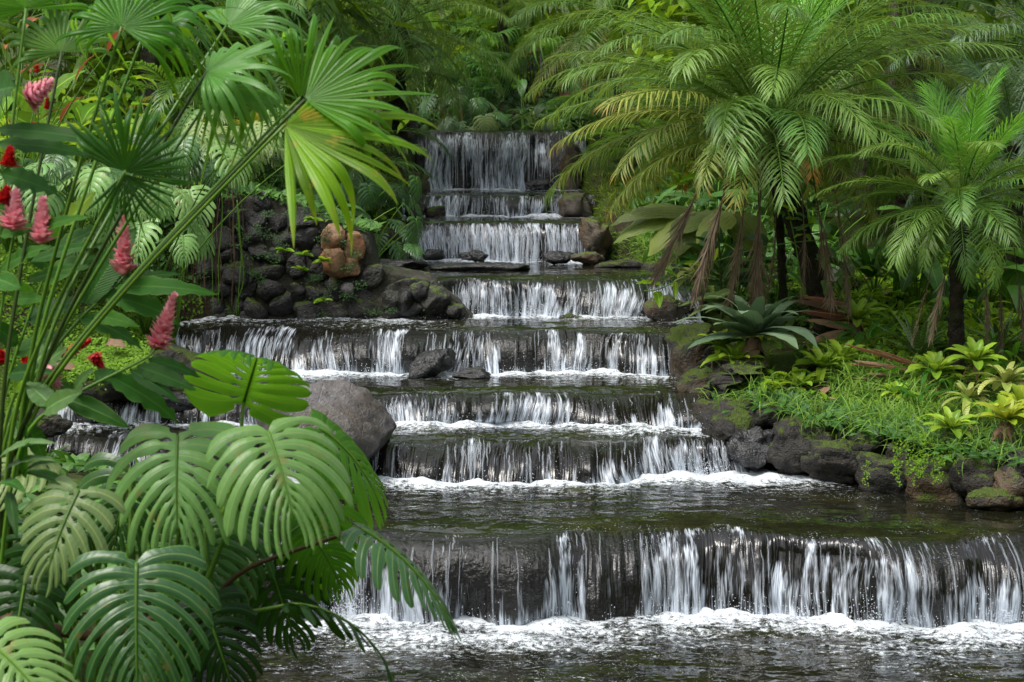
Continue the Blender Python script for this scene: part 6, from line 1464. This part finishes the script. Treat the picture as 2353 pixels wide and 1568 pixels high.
# roots hanging over the left end of the wall
def roots():
    b = at(490, 460, 22.2); t = thing('hanging_roots', 'thin brown aerial roots hanging over the left end of the stone wall', 'roots', b)
    rs = random.Random(11)
    for k in range(26):
        px = 405 + k * 5.6 + rs.uniform(-8, 8); y0 = 440 + rs.uniform(-20, 20); y1 = rs.choice([560, 640, 700, 728, 728]) + rs.uniform(-30, 0)
        Y = 22.25 + rs.uniform(-.12, .1); x = px; pts = []
        for j in range(7):
            q = j / 6; pts.append(at(x, y0 + (y1 - y0) * q, Y - .05 * q) - b); x += rs.uniform(-7, 7)
        tube_obj('root', pts, rs.uniform(.003, .007), ML['root'] if k % 5 else ML['stem'], parent=t, sides=5)
    pts = [(545, 470), (548, 540), (560, 610), (563, 650), (545, 690), (538, 705), (545, 728)]
    tube_obj('root', [at(x, y, 22.15) - b for x, y in pts], .007, ML['bright'], parent=t, sides=5)
roots()

# ---------------------------------------------------------------- uncountable greenery
def leaf_scatter(name, label, cat, P, Nn, size, mat, lean=.6, seed=0, shape='ovate', aspect=.3, droop=.7, n=4, hue=None):
    rs = np.random.default_rng(seed); mb = MB(); N = len(P)
    d = rs.normal(0, 1, (N, 3)); d = d - Nn * (d * Nn).sum(1)[:, None]; d /= np.linalg.norm(d, axis=1)[:, None] + 1e-9
    le = lean * (0.5 + rs.random(N))
    f = d * np.cos(le)[:, None] + Nn * np.sin(le)[:, None]
    L = rs.uniform(size[0], size[1], N)
    blades(mb, P, f, Nn + rs.normal(0, .2, (N, 3)), L, L * aspect, shape, n, droop * rs.uniform(.5, 1.5, N), .25, hue=hue if hue is not None else rs.random(N))
    return obj(name, mb.mesh(name, [mat]), label=label, cat=cat, kind='stuff')
def ground_points(poly_px_, Yr, n, seed):
    """Random ground points that show inside a picture polygon."""
    rs = np.random.default_rng(seed); pl = np.array(poly_px_, float)
    out = []; tries = 0
    x0, x1 = pl[:, 0].min(), pl[:, 0].max()
    while len(out) < n and tries < 60:
        tries += 1
        Y = rs.uniform(Yr[0], Yr[1], 4000); px = rs.uniform(x0, x1, 4000)
        X = (px - 1176.5) * Y / FPX
        Zg = ground_z(X, Y)
        z = Zg - CAMZ; f = Y * CP - z * SP; u = Y * SP + z * CP
        qx = 1176.5 + FPX * X / f; qy = 784 - FPX * u / f
        inside = np.zeros(len(qx), bool); j = len(pl) - 1
        for i in range(len(pl)):
            c = ((pl[i, 1] > qy) != (pl[j, 1] > qy)) & (qx < (pl[j, 0] - pl[i, 0]) * (qy - pl[i, 1]) / (pl[j, 1] - pl[i, 1] + 1e-9) + pl[i, 0])
            inside ^= c; j = i
        for k in np.nonzero(inside)[0]: out.append((X[k], Y[k], Zg[k]))
    return np.array(out[:n])
def gnormal(P):
    e = .05
    zx = (ground_z(P[:, 0] + e, P[:, 1]) - ground_z(P[:, 0] - e, P[:, 1])) / (2 * e); zy = (ground_z(P[:, 0], P[:, 1] + e) - ground_z(P[:, 0], P[:, 1] - e)) / (2 * e)
    Nn = np.stack([-zx, -zy, np.ones(len(P))], -1); return Nn / np.linalg.norm(Nn, axis=1)[:, None]
def grow(name, label, cat, poly, Yr, count, size, mat, seed, **kw):
    P = ground_points(poly, Yr, count, seed)
    if len(P) == 0: print('NO POINTS', name, label); return
    return leaf_scatter(name, label, cat, P, gnormal(P), size, mat, seed=seed, **kw)
grow('moss', 'green moss and tiny leaves covering the steep left bank', 'moss', [(0, 480), (430, 450), (470, 740), (420, 840), (200, 900), (0, 960)], (17.5, 24), 20000, (.018, .05), ML['moss'], 1, lean=.5)
grow('ferns', 'small ferny ground cover on the left bank beside the roots', 'ferns', [(200, 500), (420, 480), (440, 640), (330, 700), (230, 660)], (18.5, 24), 700, (.08, .2), ML['aroid'], 2, lean=.7, aspect=.18)
grow('grass', 'bright tufted grass on the right bank', 'grass', [(1900, 850), (2140, 850), (2180, 1000), (2000, 1010), (1920, 940)], (16, 21), 1500, (.12, .42), ML['grass'], 3, lean=.95, shape='grass', aspect=.022, droop=1.6, n=6)
grow('grass', 'short grass and weeds along the rest of the right bank edge', 'grass', [(2100, 900), (2353, 900), (2353, 1080), (2130, 1040)], (15.5, 20), 900, (.06, .2), ML['grass'], 4, lean=1.0, shape='grass', aspect=.03, droop=1.5, n=6)
grow('grass', 'small bright lawn beside the curtain fall', 'grass', [(1350, 540), (1560, 520), (1560, 620), (1350, 610)], (23, 29), 2600, (.05, .13), ML['grass'], 5, lean=1.1, shape='grass', aspect=.06, droop=1.0, n=4)
grow('grass', 'yellow-green lawn strip seen under the largest palm', 'grass', [(1330, 400), (1600, 380), (1600, 500), (1340, 520)], (26, 34), 2600, (.05, .14), ML['moss_yellow'], 6, lean=1.1, shape='grass', aspect=.06, droop=1.0, n=4)
grow('ground_cover', 'low leafy ground cover filling the right bank under the palms', 'ground cover', [(1820, 600), (2353, 560), (2353, 900), (1900, 860)], (18, 26), 2600, (.07, .2), ML['bright'], 7, lean=.7, aspect=.24)
grow('ground_cover', 'dark leafy ground cover under the largest palm', 'ground cover', [(1400, 380), (1900, 380), (1900, 760), (1560, 700)], (21, 32), 2600, (.08, .24), ML['aroid'], 8, lean=.7, aspect=.25)
grow('ground_cover', 'leafy ground cover on the left bank around the monsteras', 'ground cover', [(0, 250), (900, 250), (900, 520), (420, 470), (0, 520)], (20, 32), 4500, (.08, .26), ML['thicket'], 9, lean=.7, aspect=.24)
grow('ground_cover', 'dark low leaves on the ground above the topmost fall', 'ground cover', [(880, 150), (1420, 150), (1420, 320), (900, 320)], (33, 40), 2600, (.08, .22), ML['aroid_dark'], 10, lean=.7, aspect=.25)
def rim_cover():
    rs = np.random.default_rng(15); P = []
    for k in range(800):                                         # low leaves hanging over the rim of the right bank
        q = rs.random(); px = 1640 + 720 * q + rs.normal(0, 10); top = np.interp(px, [1640, 1760, 1900, 2100, 2353], [890, 915, 960, 1000, 1035])
        py = top + rs.normal(0, 16); Y = np.interp(px, [1640, 1760, 1900, 2100, 2353], [19.4, 18.9, 18.35, 17.5, 16.8]) + (top - py) * .012
        P.append(at(px, py, Y)[:])
    P = np.array(P); Nn = np.tile(np.array([0, -.5, .85]), (len(P), 1))
    leaf_scatter('ground_cover', 'low green leaves fringing the rim of the right bank', 'ground cover', P, Nn, (.05, .17), ML['aroid'], seed=16, lean=.6, aspect=.22)
    P2 = P[rs.choice(len(P), 1000)] + rs.normal(0, .05, (1000, 3))
    leaf_scatter('grass', 'long grass blades hanging over the rim of the right bank', 'grass', P2, np.tile(np.array([0, -.5, .85]), (1000, 1)), (.12, .36), ML['grass'], seed=17, lean=1.0, shape='grass', aspect=.018, droop=1.9, n=6)
rim_cover()
def bank_moss():
    rs = np.random.default_rng(5); P = []
    for k in range(30):                                          # trailing strings
        px = rs.normal(2135, 55); py = rs.uniform(985, 1060); ln = rs.uniform(15, 75); m = int(ln * .8)
        for j in range(m):
            y = py + ln * j / m; x = px + 6 * math.sin(j * .3 + k)
            P.append(at(x + rs.normal(0, 2.5), y, 16.98 - (y - 1060) * .0035 - (x - 2140) * .002 + rs.normal(0, .015))[:])
    P = np.array(P); Nn = np.tile(np.array([0, -.8, .6]), (len(P), 1))
    leaf_scatter('creeper', 'yellow-green creeper spilling down the right bank rocks', 'creeper', P, Nn, (.010, .028), ML['moss'], seed=6, lean=.5)
bank_moss()
def cushion():
    rs = np.random.default_rng(8); P = []
    for k in range(2600):
        px = rs.uniform(150, 345); py = rs.normal(828, 22); Y = 19.2 - (py - 828) * .010 + rs.normal(0, .02)
        P.append(at(px, py, Y)[:])
    P = np.array(P); Nn = np.tile(np.array([0, -.5, .85]), (len(P), 1))
    leaf_scatter('moss', 'bright green moss cushion above the rocks at the left', 'moss', P, Nn, (.02, .05), ML['moss'], seed=9, lean=.5)
cushion()
def wall_weeds():
    rs = np.random.default_rng(12)
    for i, (px, py, lab) in enumerate([(655, 575, 'small weed rooted in the middle of the stone wall'), (742, 600, 'small weed growing beside the orange stones'), (745, 690, 'tiny four-leaved seedling low on the stone wall'), (700, 585, 'little weed between the wall middle and the orange stones'), (690, 620, 'small fern-like weed in a wall joint'), (720, 505, 'weed tuft on top of the stone wall left of the orange stones')]):
        b = at(px, py, 22.28); t = thing('weed', lab, 'weed', b, 0, 'weeds on the stone wall')
        for k in range(7):
            a = rs.uniform(-3.0, -.1); o = obj('leaf', BL['tiny'][0], parent=t)
            o.matrix_local = frame(Vector((0, 0, 0)), Vector((math.cos(a), -.5, abs(math.sin(a)) * .6 - .2)), (0, -.4, 1), 0, rs.uniform(.8, 1.4))
wall_weeds()

def near_bank():
    rs = np.random.default_rng(61); n = 5200
    x = rs.uniform(-7.5, -1.9, n); y = rs.uniform(7.5, 18.5, n); k = x < np.interp(y, YK, XL) - .15
    x, y = x[k], y[k]; P = np.stack([x, y, ground_z(x, y)], -1)
    leaf_scatter('ground_cover', 'leafy ground cover on the near left bank under the monstera', 'ground cover', P, gnormal(P), (.08, .26), ML['aroid'], seed=62, lean=.7, aspect=.24)
near_bank()
def right_field():
    rs = np.random.default_rng(63); n = 2400
    x = rs.uniform(2.2, 8.5, n); y = rs.uniform(15.5, 24, n); k = x > np.interp(y, YK, XR) + .5
    x, y = x[k], y[k]; P = np.stack([x, y, ground_z(x, y)], -1)
    leaf_scatter('ground_cover', 'short leafy growth carpeting the right bank among the bromeliads', 'ground cover', P, gnormal(P), (.06, .22), ML['thicket'], seed=64, lean=.9, aspect=.16)
    m = rs.choice(len(P), 420, replace=False); Q = P[m] + np.array([0, 0, .03])
    leaf_scatter('leaf_litter', 'brown fallen leaves scattered over the right bank', 'leaf litter', Q, gnormal(Q), (.06, .18), ML['brown'], seed=65, lean=.25, aspect=.3)
right_field()
def wall_top():
    rs = np.random.default_rng(44); n = 1500
    x = rs.uniform(-3.8, -1.55, n); y = rs.uniform(22.55, 23.5, n); q = (y - 22.55)
    z = np.interp(x, [-3.9, -3.55, -3.0, -2.35, -1.9, -1.62], [2.9, 3.12, 3.22, 3.08, 2.86, 2.78]) + .03 + .04 * rs.random(n)
    keep = rs.random(n) < (.25 + .75 * q / .9)
    P = np.stack([x, y, z], -1)[keep]; Nn = np.tile(np.array([0, -.35, .9]), (len(P), 1))
    leaf_scatter('ground_cover', 'dark leaves and litter along the top of the stone wall', 'ground cover', P, Nn, (.06, .18), ML['aroid'], seed=45, lean=.6, aspect=.26)
wall_top()
def wall_moss():
    rs = np.random.default_rng(51); P = []
    for k in range(60):
        cx, cy = rs.uniform(440, 1040), rs.uniform(470, 730)
        if cy < np.interp(cx, [440, 700, 840, 860, 960, 1060], [460, 480, 520, 640, 660, 715]): continue
        for j in range(int(rs.uniform(15, 70))):
            P.append(at(cx + rs.normal(0, 9), cy + rs.normal(0, 5), 22.34 + rs.normal(0, .025))[:])
    P = np.array(P); Nn = np.tile(np.array([0, -.8, .6]), (len(P), 1))
    leaf_scatter('moss', 'patches of small moss and fern leaves on the stone wall', 'moss', P, Nn, (.012, .035), ML['aroid_dark'], seed=52, lean=.6)
wall_moss()
# thicket closing the view behind everything
def thicket(name, label, boxes, nclump, per, mat, seed, size=(.16, .34)):
    rs = np.random.default_rng(seed); mb = MB()
    for k in range(nclump):
        bx = boxes[rs.integers(len(boxes))]
        c = np.array([rs.uniform(bx[0], bx[1]), rs.uniform(bx[2], bx[3]), 0]); g = gz(c[0], c[1]); c[2] = g + rs.uniform(bx[4], bx[5])
        hue = rs.random(); r = rs.uniform(.35, .7) * max(1, size[1] * 1.6); long_ = rs.random() < .35
        p = c + rs.normal(0, 1, (per, 3)) * r * np.array([.6, .6, .5])
        d = rs.normal(0, 1, (per, 3)); d[:, 2] = d[:, 2] * .5 - .25; L = rs.uniform(size[0], size[1], per) * (1.6 if long_ else 1.0)
        blades(mb, p, d, rs.normal(0, .35, (per, 3)) + np.array([0, 0, 1.0]), L, L * (.10 if long_ else .24), 'lance' if long_ else 'ovate', 4, .9 * rs.random(per) + .2, .25, hue=np.clip(hue + rs.normal(0, .12, per), 0, .999))
    return obj(name, mb.mesh(name, [mat]), label=label, cat='foliage', kind='stuff')
thicket('thicket', 'dense mixed foliage filling the background on the left', [(-10, -2.2, 27, 31, 0, 5.5)], 230, 30, ML['thicket'], 1, (.22, .46))
thicket('thicket', 'dense mixed foliage behind the topmost fall and railing', [(-4, 4.5, 38.5, 43, -.5, 7)], 240, 34, ML['thicket'], 2, (.25, .5))
thicket('thicket', 'dense dark foliage filling the background on the right', [(2.0, 10.5, 28.5, 33, 0, 6)], 250, 30, ML['thicket'], 3, (.22, .46))
thicket('thicket', 'tall foliage added far behind, above view, to darken reflections', [(-14, 14, 44, 48, 0, 15)], 200, 34, ML['thicket'], 4, (.4, .8))  # extra foliage above the frame, added to darken reflections and light
# unseen trees added beside and behind the viewpoint to darken reflections in steep water
thicket('added_trees', 'unseen trees added round the garden to darken water reflections', [(-22, 22, -18, -9, 0, 9), (-22, 22, -18, -9, 2, 9), (-22, -12, -9, 24, 2, 9), (13, 22, -9, 24, 2, 11)], 380, 30, ML['thicket'], 5, (1.0, 1.8))
auto_labels()
